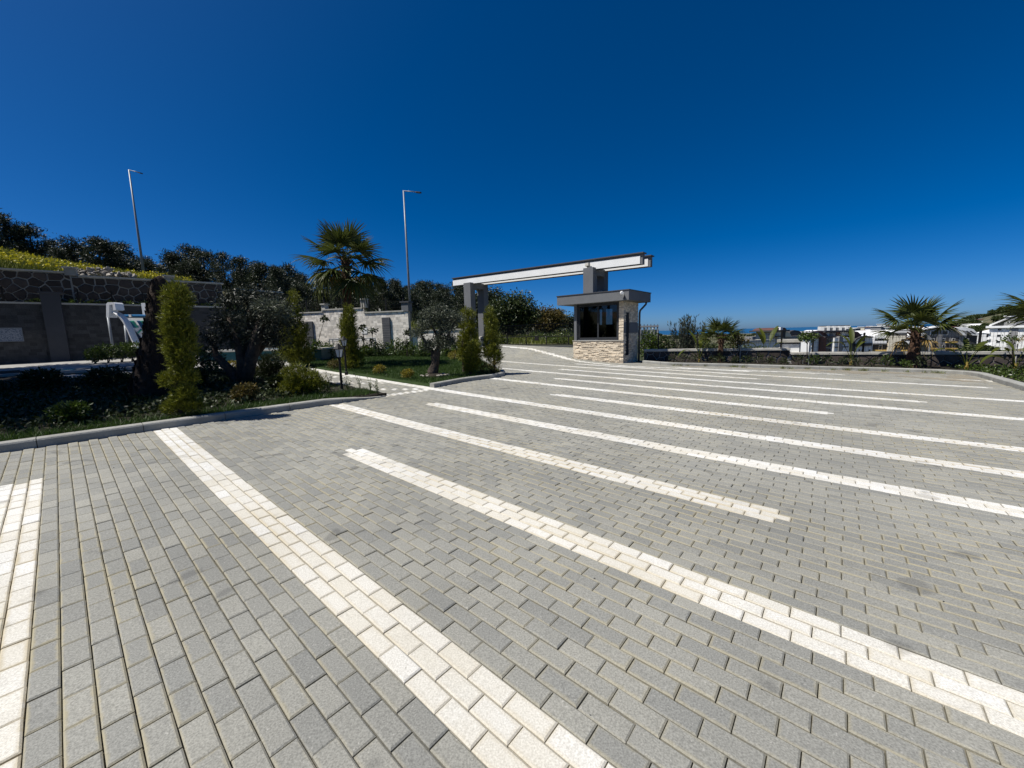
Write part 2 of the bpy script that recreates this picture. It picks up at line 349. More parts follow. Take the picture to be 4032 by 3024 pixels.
def brickmesh(name, sel, mt):
    n = len(sel); lx = tpl[None, :, 0]*np.ones((n, 1)); ly = tpl[None, :, 1]*np.ones((n, 1))
    px = lx*np.cos(rz[sel])[:, None] - ly*np.sin(rz[sel])[:, None]; py = lx*np.sin(rz[sel])[:, None] + ly*np.cos(rz[sel])[:, None]
    x = cx[sel][:, None] - U[0]*px + N[0]*py; y = cy[sel][:, None] - U[1]*px + N[1]*py
    z = zg(x, y) + tpl[None, :, 2] + (dz[sel] + 0)[:, None] + tx[sel][:, None]*px + ty[sel][:, None]*py
    V = np.stack([x, y, z], 2).reshape(-1, 3); F = (tf[None] + 12*np.arange(n)[:, None, None]).reshape(-1, 4)
    return mesh_np(name, V, F, mt, False, np.tile(tuv, (n, 1)))
# the 300 grey and the 300 white pavers that show largest stand alone, the rest is joined
d3 = np.stack([cx, cy, zg(cx, cy) - H], 1); dep = d3 @ _f; sxp = 2016 + FPX*(d3 @ _r)/np.maximum(dep, .05); syp = 1512 - FPX*(d3 @ _u)/np.maximum(dep, .05)
vis = (dep > .2) & (sxp > -60) & (sxp < 4092) & (syp < 3110)
size = np.where(vis, 1/np.maximum(dep, .2)**3, 0)
gi = np.nonzero(~white)[0]; wi = np.nonzero(white)[0]
gi = gi[np.argsort(-size[gi])]; wi = wi[np.argsort(-size[wi])]
t = NT('x'); bpy.data.materials.remove(t.m)
gx = np.arange(-30, 34, .5); 
def sheet(name, poly, mt, step, dzv, space='ab', rough=0, skirt=0):
    P_ = np.array(poly); lo = P_.min(0); hi = P_.max(0)
    a, b = np.meshgrid(np.arange(lo[0], hi[0] + step, step), np.arange(lo[1], hi[1] + step, step), indexing='ij'); na, nb = a.shape
    if space == 'ab': x, y = U[0]*a + N[0]*b, U[1]*a + N[1]*b
    else: x, y = a, b
    z = zg(x, y) + dzv + (rough*rng.normal(0, 1, x.shape) if rough else 0)
    V = np.stack([x.ravel(), y.ravel(), z.ravel()], 1)
    i, j = np.meshgrid(np.arange(na - 1), np.arange(nb - 1), indexing='ij'); i = i.ravel(); j = j.ravel()
    k = inpoly(a[:-1, :-1].ravel() + step/2, b[:-1, :-1].ravel() + step/2, poly); i, j = i[k], j[k]
    F = np.stack([i*nb + j, (i + 1)*nb + j, (i + 1)*nb + j + 1, i*nb + j + 1], 1)
    if space == 'ab': F = F[:, ::-1]
    if skirt:
        E_ = np.concatenate([F[:, [k, (k + 1) % 4]] for k in range(4)]); key = np.sort(E_, 1)@np.array([1, len(V)*1.0]); u_, inv, cn = np.unique(key, return_inverse=True, return_counts=True)
        B_ = E_[cn[inv] == 1]; nv = len(V); V = np.concatenate([V, V - np.array([0, 0, skirt])]); F = np.concatenate([F, np.stack([B_[:, 1], B_[:, 0], B_[:, 0] + nv, B_[:, 1] + nv], 1)])
    used = np.unique(F); remap = np.zeros(len(V), int); remap[used] = np.arange(len(used))
    return mesh_np(name, V[used], remap[F], mt, True)
pave = tag(link('pavement', sheet('pavement', [(-3.6, -3.2), (19.9, -3.2), (19.9, 20.3), (-1, 20.3), (-3.6, 20.9)], MT['sand'], .25, -.016)), kind='structure')
for idx, nm, mt in ((gi, 'grey_paver', MT['paver']), (wi, 'white_paver', MT['wpaver'])):
    one = mesh_np(nm, tpl, tf, mt, False, tuv)
    for q in idx[:300]:
        o = link(nm, one, pave); x, y = cx[q], cy[q]
        e = .05; nx = -(gz(x + e, y) - gz(x - e, y))/(2*e); ny = -(gz(x, y + e) - gz(x, y - e))/(2*e)
        nrm = Vector((nx, ny, 1)).normalized(); xa = Vector((-U[0], -U[1], 0)); xa = Matrix.Rotation(rz[q], 3, 'Z') @ xa
        xa = (xa - nrm*xa.dot(nrm)).normalized(); ya = nrm.cross(xa)
        Mx = Matrix(((xa.x, ya.x, nrm.x, x), (xa.y, ya.y, nrm.y, y), (xa.z, ya.z, nrm.z, gz(x, y) + dz[q]), (0, 0, 0, 1)))
        o.matrix_local = Mx @ Matrix.Rotation(ty[q], 4, 'X') @ Matrix.Rotation(-tx[q], 4, 'Y')
    tag(link(nm + 's', brickmesh(nm + 's', idx[300:], mt), pave), kind='stuff')

sm = NT('silt'); sm.b.inputs['Roughness'].default_value = .95; sm.b.inputs['Base Color'].default_value = (.30, .26, .19, 1)
pv = sm.node('ShaderNodeNewGeometry').outputs['Position']; tr0 = sm.node('ShaderNodeBsdfTransparent'); mx0 = sm.node('ShaderNodeMixShader')
sm.l(sm.ramp(sm.math('ADD', sm.math('MULTIPLY', sm.noise(1.1, 5, pv), .7), sm.math('MULTIPLY', sm.noise(14, 4, pv), .3)), [(.46, 0.), (.56, .75)]), mx0.inputs[0]); sm.l(tr0.outputs[0], mx0.inputs[1]); sm.l(sm.b.outputs[0], mx0.inputs[2]); sm.l(mx0.outputs[0], sm.out.inputs['Surface'])
tag(link('silt', sheet('silt', [(-3.4, 17.0), (-2.2, 17.6), (-.5, 18.3), (1.5, 18.6), (3.4, 18.3), (5.4, 17.5), (5.7, 17.9), (3.41, 19.0), (.61, 19.75), (-1.21, 20.35), (-2.9, 20.5), (-3.4, 20.2)], sm.m, .2, .006)), kind='structure')
q_ = rng.integers(0, len(cx), 900); gpt = []; gfc = []                         # grit and small pebbles lying in the joints
for k, q in enumerate(q_):
    r_ = rng.uniform(.002, .006) if k % 9 else rng.uniform(.006, .010); x = cx[q] + rng.uniform(-.1, .1); y = cy[q] + rng.uniform(-.1, .1); z = gz(x, y); o_ = len(gpt)
    gpt += [(x - r_, y, z), (x + r_, y - r_*.4, z), (x, y + r_, z), (x + r_*.1, y, z + r_)]; gfc += [(o_, o_ + 1, o_ + 3), (o_ + 1, o_ + 2, o_ + 3), (o_ + 2, o_, o_ + 3)]
tag(tag(link('grit', mesh_np('grit', np.array(gpt), np.array(gfc), mat('grit', (.30, .28, .24), (.06, .06, .055), 30, .9, var=.6))), 'loose grit scattered over the paving', 'grit'), kind='stuff')
# ---------------------------------------------------------------- kerbs
def kerb(pts, w, h, piece, endlow=None):
    """kerb stones along a polyline (x, y); the stone lies to the left of the walking direction, its face to the right"""
    P_ = [np.array(p, float) for p in pts]; out = tag(bpy.data.objects.new('kerb', None), kind='structure'); col.objects.link(out)
    seg = [np.linalg.norm(b - a) for a, b in zip(P_, P_[1:])]; cum = np.concatenate([[0], np.cumsum(seg)]); tot = cum[-1]
    def pt(s):
        k = min(max(int(np.searchsorted(cum, s) - 1), 0), len(seg) - 1); d = (P_[k + 1] - P_[k])/seg[k]; return P_[k] + d*(s - cum[k])
    n = max(1, round(tot/piece))
    prof = [(0, -.12), (0, h - .03), (.012, h - .01), (.035, h), (w, h), (w, -.12)]
    for q in range(n):
        s0, s1 = tot*q/n + .004, tot*(q + 1)/n - .004; jo = random.gauss(0, .004); mb = MB(); ring = []
        steps = 3; vs = []
        for st in range(steps + 1):
            s = s0 + (s1 - s0)*st/steps; p = pt(s); d = pt(min(s + .06, tot)) - pt(max(s - .06, 0)); d = d/np.linalg.norm(d); lf = np.array([-d[1], d[0]])
            hh = 1.0
            if endlow and s > tot - endlow: hh = max(.12, (tot - s)/endlow)
            for (o_, z) in prof:
                c_ = p + lf*(o_ + jo); vs.append((c_[0], c_[1], gz(*p) + (z*hh if z > 0 else z)))
        k = len(prof); fs = [(st*k + i, st*k + (i + 1) % k, (st + 1)*k + (i + 1) % k, (st + 1)*k + i) for st in range(steps) for i in range(k)]
        fs += [tuple(range(k)), tuple(steps*k + i for i in range(k))[::-1]]
        mb.add(vs, fs).build('kerb_stone', MT['kerb'], out)
    return out
KL = [XY(8.05, b) for b in (-5.5, -2, 0, 2, 3.5, 4.85)]
kerb(KL, .15, .12, 1.0, endlow=1.3)
K2 = [XY(8.28, 6.45), XY(8.38, 6.97), XY(8.57, 7.9), XY(8.55, 8.95), XY(8.6, 9.5), XY(8.8, 9.95), XY(9.15, 10.33), XY(9.9, 11.0), XY(13, 13.4), XY(17.6, 16.4), XY(18.9, 17.7)]
kerb(K2[:2] + K2[1:], .15, .12, .8) if False else kerb([K2[0]] + K2[1:], .15, .12, .8)
KR = [XY(7.3, 18.35), XY(5.86, 17.91), XY(3.41, 19.02), XY(.61, 19.77), XY(-1.21, 20.37), XY(-2.6, 20.55), XY(-3.3, 20.3), XY(-3.52, 19.7), XY(-3.55, 15.4), XY(-3.55, 10), XY(-3.55, 4)]
kerb(KR, .18, .13, 1.0)

# ---------------------------------------------------------------- garden ground
GARDL = [(8.12, -9), (22, -9), (22, -1), (17.2, -.5), (17.2, 4.9), (8.12, 4.9)]
GARD2 = [(8.33, 6.52), (8.43, 6.95), (8.63, 7.9), (8.62, 8.95), (8.67, 9.45), (8.9, 9.9), (9.25, 10.2), (10.0, 10.88), (13.1, 13.3), (17.7, 16.3), (19, 17.9), (25, 17.5), (24.5, 9.5), (18.5, 6.52)]
tag(link('garden_bed', sheet('garden_bed', GARDL, MT['soil'], .12, .06, rough=.008, skirt=.15)), kind='structure')
tag(link('lawn', sheet('lawn', GARD2, MT['turf'], .1, .05, rough=.006, skirt=.15)), kind='structure')
BEDR = [(7.0, 19.9)] + [tuple(XY(*q)) for q in ((7.3, 18.5), (5.86, 18.05), (3.41, 19.15), (.61, 19.9), (-1.21, 20.5), (-2.7, 20.7), (-3.45, 20.35), (-3.65, 19.7), (-3.65, 10), (-3.65, 4))] + [(24, 6), (27.5, 11.2), (22, 14.1), (12.9, 18.1), (6.9, 20.2)]
tag(link('planting_bed', sheet('planting_bed', BEDR, MT['soil'], .14, .07, space='xy', rough=.012, skirt=.15)), kind='structure')

# ================================================================ walls
def clip(poly, nx, ny, d):
    out = []
    for k in range(len(poly)):
        p, q = poly[k], poly[(k + 1) % len(poly)]; a = p[0]*nx + p[1]*ny - d; b = q[0]*nx + q[1]*ny - d
        if a <= 0: out.append(p)
        if a*b < 0: t_ = a/(a - b); out.append((p[0] + (q[0] - p[0])*t_, p[1] + (q[1] - p[1])*t_))
    return out
def rubble(parent, x0, x1, z0, z1, sp, mt, proud=.05, shrink=.055, aspect=1.25):
    """irregular stones with recessed joints on the local front (-y) of a wall"""
    pts = []; nx = max(2, int((x1 - x0)/(sp*aspect))); nz = max(2, int(round((z1 - z0)/sp)))
    for r_ in range(-1, nz + 1):
        for c_ in range(-1, nx + 2):
            pts.append((x0 + (c_ + .5*(r_ % 2) + random.uniform(-.36, .36))*(x1 - x0)/nx, z0 + (r_ + .5 + random.uniform(-.36, .36))*(z1 - z0)/nz))
    for (px, pz) in pts:
        poly = [(x0, z0), (x1, z0), (x1, z1), (x0, z1)]
        if not (x0 - sp < px < x1 + sp and z0 - sp < pz < z1 + sp): continue
        for (qx, qz) in pts:
            dx, dz_ = qx - px, qz - pz; d2 = dx*dx + dz_*dz_
            if 0 < d2 < (3.2*sp)**2:
                poly = clip(poly, dx, dz_, (qx*qx + qz*qz - px*px - pz*pz)/2)
                if len(poly) < 3: break
        if len(poly) < 3: continue
        mx = sum(p[0] for p in poly)/len(poly); mz = sum(p[1] for p in poly)/len(poly)
        ext = max(max(p[0] for p in poly) - min(p[0] for p in poly), .01); s = 1 - shrink/max(ext, .12)
        if ext < .1: continue
        o1 = [(mx + (p[0] - mx)*s, mz + (p[1] - mz)*s) for p in poly]; o2 = [(mx + (p[0] - mx)*s*.86, mz + (p[1] - mz)*s*.86) for p in poly]
        n = len(poly); pr = proud*random.uniform(.6, 1.3)
        MB().add([(p[0], .02, p[1]) for p in o1] + [(p[0], -pr*.7, p[1]) for p in o1] + [(p[0], -pr, p[1]) for p in o2],
                 [tuple(2*n + k for k in range(n))] + [(k, (k + 1) % n, n + (k + 1) % n, n + k) for k in range(n)] + [(n + k, n + (k + 1) % n, 2*n + (k + 1) % n, 2*n + k) for k in range(n)]).build('stone', mt, parent)
cube_me = {}
def ucube(mt):
    if mt.name not in cube_me: cube_me[mt.name] = BOX(-.5, .5, -.5, .5, -.5, .5).mesh('tile', mt)
    return cube_me[mt.name]
def tiles(parent, name, x0, x1, z0, z1, h, w, mt, proud=.012, indiv=0, uneven=.004, holes=()):
    """coursed tiles / split stones on the local front; 'indiv' of them single objects, the rest joined"""
    rest = MB(); cnt = 0; zz = z1; row = 0; 
    while zz > z0 + .01:
        hh = min(h*random.uniform(.8, 1.2), zz - z0); x = x1
        while x > x0 + .01:
            ww = min(w*random.uniform(.55, 1.5), x - x0)
            if x - ww - x0 < .05: ww = x - x0
            pr = proud + random.uniform(-1, 1)*uneven; g_ = .004
            if not any(a_ < x - ww/2 < b_ and c_ < zz - hh/2 < d_ for a_, b_, c_, d_ in holes):
                if cnt < indiv:
                    o = link(name, ucube(mt), parent, ((x - ww/2), -pr/2, zz - hh/2)); o.scale = (ww - g_, pr, hh - g_); cnt += 1
                else: rest.box(x - ww + g_/2, x - g_/2, -pr, 0, zz - hh + g_/2, zz - g_/2)
            x -= ww
        zz -= hh
    if rest.v: tag(rest.build(name + '_cladding', mt, parent), kind='stuff')

# ---- lower garden wall (tile clad, in shade) and upper rubble wall behind it
lrot = math.atan2(LD.y, LD.x); LW = (LB - LA).length_2d if hasattr(LB - LA, 'length_2d') else math.hypot(LB.x - LA.x, LB.y - LA.y)
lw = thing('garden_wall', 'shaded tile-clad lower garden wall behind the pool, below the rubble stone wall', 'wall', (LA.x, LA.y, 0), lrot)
BOX(-14, LW, 0, .3, -.5, 3.42).build('core', MT['trav_shade_tint'], lw)
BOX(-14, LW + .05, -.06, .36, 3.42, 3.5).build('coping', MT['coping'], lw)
tiles(lw, 'tile', -1.0, LW, .4, 3.40, .17, .24, MT['trav_shade_tint'], indiv=300)
for xx in (1.5,):
    BOX(xx - .3, xx + .3, -.16, -.018, .5, 3.9).build('pilaster', MT['cap'], lw); BOX(xx - .36, xx + .36, -.2, .4, 3.9, 3.98).build('pilaster_cap', MT['cap'], lw)
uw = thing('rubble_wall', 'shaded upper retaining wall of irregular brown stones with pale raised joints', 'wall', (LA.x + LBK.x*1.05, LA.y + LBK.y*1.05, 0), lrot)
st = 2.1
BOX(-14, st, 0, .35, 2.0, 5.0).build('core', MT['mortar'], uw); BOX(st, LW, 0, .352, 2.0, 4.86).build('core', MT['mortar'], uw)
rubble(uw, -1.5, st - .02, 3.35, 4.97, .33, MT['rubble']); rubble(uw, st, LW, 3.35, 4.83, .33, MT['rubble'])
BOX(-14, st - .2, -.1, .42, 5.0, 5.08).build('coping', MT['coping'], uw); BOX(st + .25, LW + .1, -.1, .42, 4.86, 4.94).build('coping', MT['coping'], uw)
for xx, zt in ((st, 5.25), (5.72, 5.12)):
    BOX(xx - .2, xx + .2, -.08, .44, 4.9, zt).build('pier', MT['kerb'], uw); BOX(xx - .26, xx + .26, -.14, .5, zt, zt + .07).build('pier_cap', MT['coping'], uw)
# ---- stepped rubble wall further right behind the olive
p0 = at(930, 1135, 31); p1 = at(1110, 1150, 34)
rw = thing('low_rubble_wall', 'far low rubble wall with pale coping stepping down behind the olive crown', 'wall', (p0.x, p0.y, 0), math.atan2(p1.y - p0.y, p1.x - p0.x))
wl_ = math.hypot(p1.x - p0.x, p1.y - p0.y); BOX(0, wl_, 0, .4, 2.6, p0.z - .1).build('core', MT['mortar'], rw); rubble(rw, 0, wl_, 3.6, p0.z - .1, .4, MT['rubble']); BOX(-.05, wl_ + .05, -.07, .45, p0.z - .1, p0.z).build('coping', MT['coping'], rw)

# ---- sunlit travertine wall with three dark panels
trot = math.atan2(TB.y - TA.y, TB.x - TA.x); TL = (TB - TA).length
tw = thing('travertine_wall', 'sunlit pale travertine tile wall with dark vertical panels behind the palm', 'wall', (TA.x, TA.y, 0), trot)
def tloc(px, py):                                     # local x, z of a pixel on the wall face
    d = ray(px, py); nx, ny = -math.sin(trot), math.cos(trot); s = (TA.x*nx + TA.y*ny)/(d[0]*nx + d[1]*ny)
    x, y = d[0]*s - TA.x, d[1]*s - TA.y; return x*math.cos(trot) + y*math.sin(trot), H + d[2]*s
xa, za = tloc(1180, 1236); xb, zb = tloc(1270, 1228); xc, zc = tloc(1425, 1214); xd, zd = tloc(1440, 1233); xe, ze = tloc(1590, 1226); xf, zf = tloc(1606, 1226)
secs = ((xa - 3.0, xb, zb - .05), (xb, xc, zc - .02), (xd - .1, xf, zd))
for k, (q0, q1, zt) in enumerate(secs):
    BOX(q0, q1, 0, .3 + .002*k, -.2, zt).build('core', MT['grout'], tw); BOX(q0 - (.03 if k else 0), q1 - (.3 if k == 2 else -.03), -.07 - .002*k, .36, zt, zt + .08).build('coping', MT['coping'], tw)
tiles(tw, 'tile', secs[2][0], xf, .5, secs[2][2], .17, .21, MT['trav'], indiv=160)
tiles(tw, 'tile', xb, secs[2][0] - .002, .5, secs[1][2], .17, .21, MT['trav'], indiv=140); tiles(tw, 'tile', xa - 3.0, xb - .002, .5, secs[0][2], .17, .21, MT['trav'])
for px, pt_, pw in ((1272, 1200, .30), (1428, 1180, .34)):
    x, z = tloc(px, pt_); BOX(x - pw/2, x + pw/2, -.03, .37, z - .55, z).build('pier', MT['coping'], tw); BOX(x - pw/2 - .06, x + pw/2 + .06, -.1, .42, z, z + .08).build('pier_cap', MT['coping'], tw)
x, z = tloc(1594, 1192); BOX(x - .26, x + .26, -.06, .5, ze, z).build('end_pier', MT['dgrey'], tw); BOX(x - .34, x + .34, -.12, .56, z, z + .1).build('end_pier_cap', MT['cap'], tw)
for px in (1219, 1357, 1521):
    x, z1 = tloc(px, 1250 + (1521 - px)*.052); zb_ = .9
    for k in range(12):
        hz = (z1 - zb_)/12; BOX(x - .3, x + .3, -.12, -.018, zb_ + k*hz + .004, zb_ + (k + 1)*hz - .004).build('panel_tile', MT['panel'], tw)
x, z = tloc(1435, 1300); BOX(x - .22, x + .22, -.035, -.014, z - .25, z + .2).build('notice_plate', MT['white'], tw)
# ---- low tile wall between travertine wall and gateway
p0 = at(1622, 1300, 27.3); p1 = at(1830, 1304, 26.3)
lt = thing('low_tile_wall', 'low pale tile wall with light coping between the travertine wall and the gateway pillar', 'wall', (p0.x, p0.y, 0), math.atan2(p1.y - p0.y, p1.x - p0.x)); wl_ = math.hypot(p1.x - p0.x, p1.y - p0.y)
BOX(0, wl_, 0, .25, -.1, p0.z - .08).build('core', MT['grout'], lt); BOX(0, wl_, -.07, .32, p0.z - .08, p0.z).build('coping', MT['coping'], lt); tiles(lt, 'tile', 0, wl_, .3, p0.z - .085, .17, .22, MT['trav'])

# ---- low rubble wall along the right edge, with white pier and mesh fence
RW = [(6.9, 20.0), (13.0, 17.95), (22.3, 13.85), (30, 10.2)]
RZ = [(.55, .55), (.34, .22), (.2, .1)]
fence_posts = []
for k in range(3):
    (x0, y0), (x1, y1) = RW[k], RW[k + 1]; L_ = math.hypot(x1 - x0, y1 - y0); zt = RZ[k][0]
    w_ = thing('boundary_wall', ('low rubble wall with pale coping between the guard booth and the white pier', 'low rubble wall with concrete coping behind the broad palm', 'low rubble wall with coping at the far right edge')[k], 'wall', (x0, y0, 0), math.atan2(y1 - y0, x1 - x0))
    BOX(0, L_, 0, .3, -1.2, zt - .1).build('core', MT['mortar'], w_)
    nn = max(1, round(L_/1.5))
    for q in range(nn): BOX(L_*q/nn + .004, L_*(q + 1)/nn - .004, -.09, .39, zt - .1, zt + random.uniform(-.004, .004)).build('coping', MT['coping'], w_)
    if k < 2: rubble(w_, 0, L_, -.45, zt - .12, .34, MT['rubble'], proud=.05, shrink=.04, aspect=1.4)
PP = at(3105, 1395, 18.3)
wp = thing('gate_pier', 'short white rendered pier with pale cap on the boundary wall', 'pier', (PP.x, PP.y, 0), math.atan2(-4.1, 9.3))
BOX(-.36, .36, -.2, .3, -.6, .72).build('shaft', MT['white'], wp); BOX(-.35, .35, -.19, .29, .72, .80).build('neck', MT['cap'], wp); BOX(-.46, .46, -.3, .4, .80, .94).build('cap', MT['coping'], wp)
def mesh_fence(name, label, A, B, z0, hgt, n, wire=.05, vstep=.1):
    A = Vector(A); B = Vector(B); L_ = (B - A).length; r_ = thing(name, label, 'fence', (A.x, A.y, z0), math.atan2(B.y - A.y, B.x - A.x))
    sl_ = (B.z - A.z)/L_
    for q in range(n + 1):
        x = L_*q/n; BOX(x - .03, x + .03, -.03, .03, sl_*x - .02, sl_*x + hgt + .06).build('post', MT['black'], r_)
    for q in range(n):
        a_, b_ = L_*q/n + .03, L_*(q + 1)/n - .03; mb = MB(); k = a_ + .05
        while k < b_:
            mb.bar((k, 0, sl_*k + .03), (k, 0, sl_*k + hgt), .0055); k += vstep
        for zz in np.arange(.03, hgt + .01, .2): mb.bar((a_, .004, sl_*a_ + zz), (b_, .004, sl_*b_ + zz), .008)
        mb.build('mesh_panel', MT['black'], r_)
    return r_
mesh_fence('mesh_fence', 'black wire mesh fence on the low wall beside the guard booth', (7.6, 19.9, 0), (12.75, 18.2, 0), .55, .78, 3)
mesh_fence('mesh_fence', 'black wire mesh fence in front of the white apartment blocks', (13.9, 17.75, .0), (22.2, 14.05, -.03), .34, .80, 5)
mesh_fence('mesh_fence', 'black wire mesh fence at the far right edge', (22.35, 14.0, 0), (29.5, 10.6, -.05), .2, .8, 4)
a_ = tloc(1180, 1236); 
def tworld(x, z, back=.15): return Vector((TA.x + math.cos(trot)*x - math.sin(trot)*back, TA.y + math.sin(trot)*x + math.cos(trot)*back, z))
mesh_fence('mesh_fence', 'thin wire fence on top of the left half of the travertine wall', tworld(xa - 1, zb + .03), tworld(xc - .2, zb + .10), zb + .03, .8, 4, vstep=.2)
mesh_fence('mesh_fence', 'thin wire fence on top of the right end of the travertine wall', tworld(xd + .2, zd + .08), tworld(xe - .1, zd + .08), zd + .08, .8, 2, vstep=.2)
q0 = LA + LBK*.55; q1 = LB + LBK*.55
mesh_fence('mesh_fence', 'black wire fence between the two shaded garden walls', (q0.x, q0.y, 0), (q1.x, q1.y, 0), 3.4, .75, 7, vstep=.2)
# ================================================================ guard booth
gl = NT('tinted_glass'); gl.n.remove(gl.b)
tr_ = gl.node('ShaderNodeBsdfTransparent'); tr_.inputs[0].default_value = (.12, .135, .155, 1)
gs_ = gl.node('ShaderNodeBsdfGlossy'); gs_.inputs['Roughness'].default_value = .02; gs_.inputs[0].default_value = (.9, .95, 1, 1)
fr_ = gl.node('ShaderNodeFresnel'); fr_.inputs[0].default_value = 1.5; mx_ = gl.node('ShaderNodeMixShader')
gl.l(fr_.outputs[0], mx_.inputs[0]); gl.l(tr_.outputs[0], mx_.inputs[1]); gl.l(gs_.outputs[0], mx_.inputs[2]); gl.l(mx_.outputs[0], gl.out.inputs['Surface'])
MT['glass'] = gl.m
MT['inside'] = mat('booth_interior', (.05, .05, .052), (.04, .04, .042), 3, .9)
c0 = XY(7.99, 17.7); bz = .0
bt = thing('guard_booth', 'small guard booth with split-stone base, dark window and grey flat roof', 'building', (c0[0], c0[1], bz), UROT)
WX = -2.80; D = 1.72; ZT = 2.95
BOX(WX, -.004, .03, .22, -.5, 1.06).build('front_base', MT['grout'], bt)
fs = bpy.data.objects.new('front_cladding', None); col.objects.link(fs); fs.parent = bt; fs.location = (0, .03, 0)
tiles(fs, 'stone', WX, 0, -.06, 1.05, .05, .2, MT['split'], proud=.04, indiv=270, uneven=.02)
BOX(WX - .03, .0, -.05, .24, 1.06, 1.09).build('sill', MT['coping'], bt)
BOX(-.23, -.004, .02, .22, 1.09, ZT).build('column', MT['grout'], bt)
f2 = bpy.data.objects.new('column_cladding', None); col.objects.link(f2); f2.parent = bt; f2.location = (0, .02, 0)
tiles(f2, 'stone', -.24, 0, 1.1, ZT - .01, .055, .16, MT['split'], proud=.035, indiv=40, uneven=.015)
BOX(WX + .05, WX + .2, .0, .22, 1.09, ZT).build('post', MT['dgrey'], bt)
# window: outer frame, sliding sashes, glass
w0, w1, wz0, wz1 = WX + .2, -.24, 1.09, ZT
win = bpy.data.objects.new('window', None); col.objects.link(win); win.parent = bt
def framebox(x0, x1, z0, z1, t_, y0, y1):
    mb = MB(); mb.box(x0, x0 + t_, y0, y1, z0, z1); mb.box(x1 - t_, x1, y0, y1, z0, z1); mb.box(x0 + t_, x1 - t_, y0 + .002, y1 - .002, z0, z0 + t_); mb.box(x0 + t_, x1 - t_, y0 + .002, y1 - .002, z1 - t_, z1); return mb
framebox(w0, w1, wz0, wz1, .07, .06, .16).build('frame', MT['frame'], win)
mid = (w0 + w1)/2 + .03
framebox(w0 + .07, mid + .05, wz0 + .075, wz1 - .075, .07, .115, .145).build('sash', MT['frame'], win); framebox(mid - .05, w1 - .07, wz0 + .072, wz1 - .072, .08, .075, .105).build('sash', MT['frame'], win)
MB().add([(w0 + .14, .13, wz0 + .14), (mid - .02, .13, wz0 + .14), (mid - .02, .13, wz1 - .14), (w0 + .14, .13, wz1 - .14)], [(0, 1, 2, 3)]).build('pane', MT['glass'], win)
MB().add([(mid + .03, .09, wz0 + .15), (w1 - .15, .09, wz0 + .15), (w1 - .15, .09, wz1 - .15), (mid + .03, .09, wz1 - .15)], [(0, 1, 2, 3)]).build('pane', MT['glass'], win)
BOX(w0 + .05, mid, .02, .055, wz0 + .004, wz0 + .022).build('track', MT['galv'], win)
# walls: right end with slot and band, left end and rear with small windows
mb = MB(); mb.box(-.2, -.03, .222, .27, -.5, ZT); mb.box(-.2, -.03, .66, D, -.5, ZT); mb.box(-.2, -.03, .27, .66, -.5, .33); mb.box(-.2, -.03, .27, .66, 2.42, ZT); mb.box(-.2, -.12, .27, .66, .33, 2.42)
mb.build('end_wall', MT['grout'], bt)
BOX(-.118, -.02, .28, .65, .34, 2.41).build('slot_panel', MT['black'], bt)
es = bpy.data.objects.new('end_cladding', None); col.objects.link(es); es.parent = bt; es.rotation_euler = (0, 0, math.pi/2); es.location = (-.03, .0, 0)
hol = ((.25, .68, .3, 2.45), (.0, 2.5, 1.42, 1.94))
tiles(es, 'stone', .03, D, -.06, ZT - .01, .055, .17, MT['split'], proud=.03, indiv=0, uneven=.014, holes=hol)
BOX(-.03, .012, .04, .25, 1.43, 1.93).build('band_tile', MT['dgrey'], bt); BOX(-.03, .012, .68, D - .01, 1.43, 1.93).build('band_tile', MT['dgrey'], bt)
BOX(WX, -.2, D - .15, D - .002, -.5, 1.15).build('rear_wall', MT['inside'], bt); BOX(WX, -.2, D - .15, D - .002, 2.72, ZT).build('rear_wall', MT['inside'], bt)
for (q0, q1) in ((WX, -2.30), (-1.95, -1.78), (-1.35, -.75), (-.32, -.2)): BOX(q0, q1, D - .15, D - .002, 1.15, 2.72).build('rear_wall', MT['inside'], bt)
BOX(-2.30, -1.35, D - .148, D - .004, 1.15, 1.9).build('rear_wall', MT['inside'], bt); BOX(-.75, -.32, D - .148, D - .004, 1.15, 1.55).build('rear_wall', MT['inside'], bt)
BOX(WX, WX + .15, .22, D - .15, -.5, ZT).build('left_wall', MT['dgrey'], bt)
BOX(WX + .15, -.2, .22, D - .15, -.3, .05).build('floor', MT['inside'], bt)
BOX(-2.2, -.5, .3, .75, .72, .76).build('desk', MT['inside'], bt)
# flat roof with fascia
RX0, RX1, RY0, RY1 = -3.52, .42, -.42, 2.26
BOX(RX0, RX1, RY0, RY1, 2.952, 3.40).build('roof', MT['dgrey'], bt); BOX(RX0 - .03, RX1 + .03, RY0 - .03, RY1 + .03, 3.40, 3.435).build('roof_flashing', MT['cap'], bt)
cm = thing('security_camera', 'small white bullet camera fixed to the booth roof edge', 'camera', bt.location, UROT)
MB().tube([(.18, RY0 - .05, 3.16), (.2, RY0 - .16, 3.26)], .03).build('bracket', MT['white'], cm); MB().tube([(.12, RY0 - .10, 3.29), (.22, RY0 - .30, 3.25), (.23, RY0 - .31, 3.25)], [.075, .08, .055], 12).build('housing', MT['white'], cm, smooth=False)
MB().tube([(.2, RY0 - .012, 3.2), (.22, RY0 - .012, 3.0), (.2, RY0 + .1, 2.945)], .012).build('cable', MT['black'], cm)
MB().tube([(.3, 2.0, 2.95), (.28, 2.0, 2.85), (.06, 1.82, 2.55), (.04, 1.8, 2.4), (.04, 1.8, -.15)], .05, 10).build('downpipe', MT['cap'], bt, smooth=True)

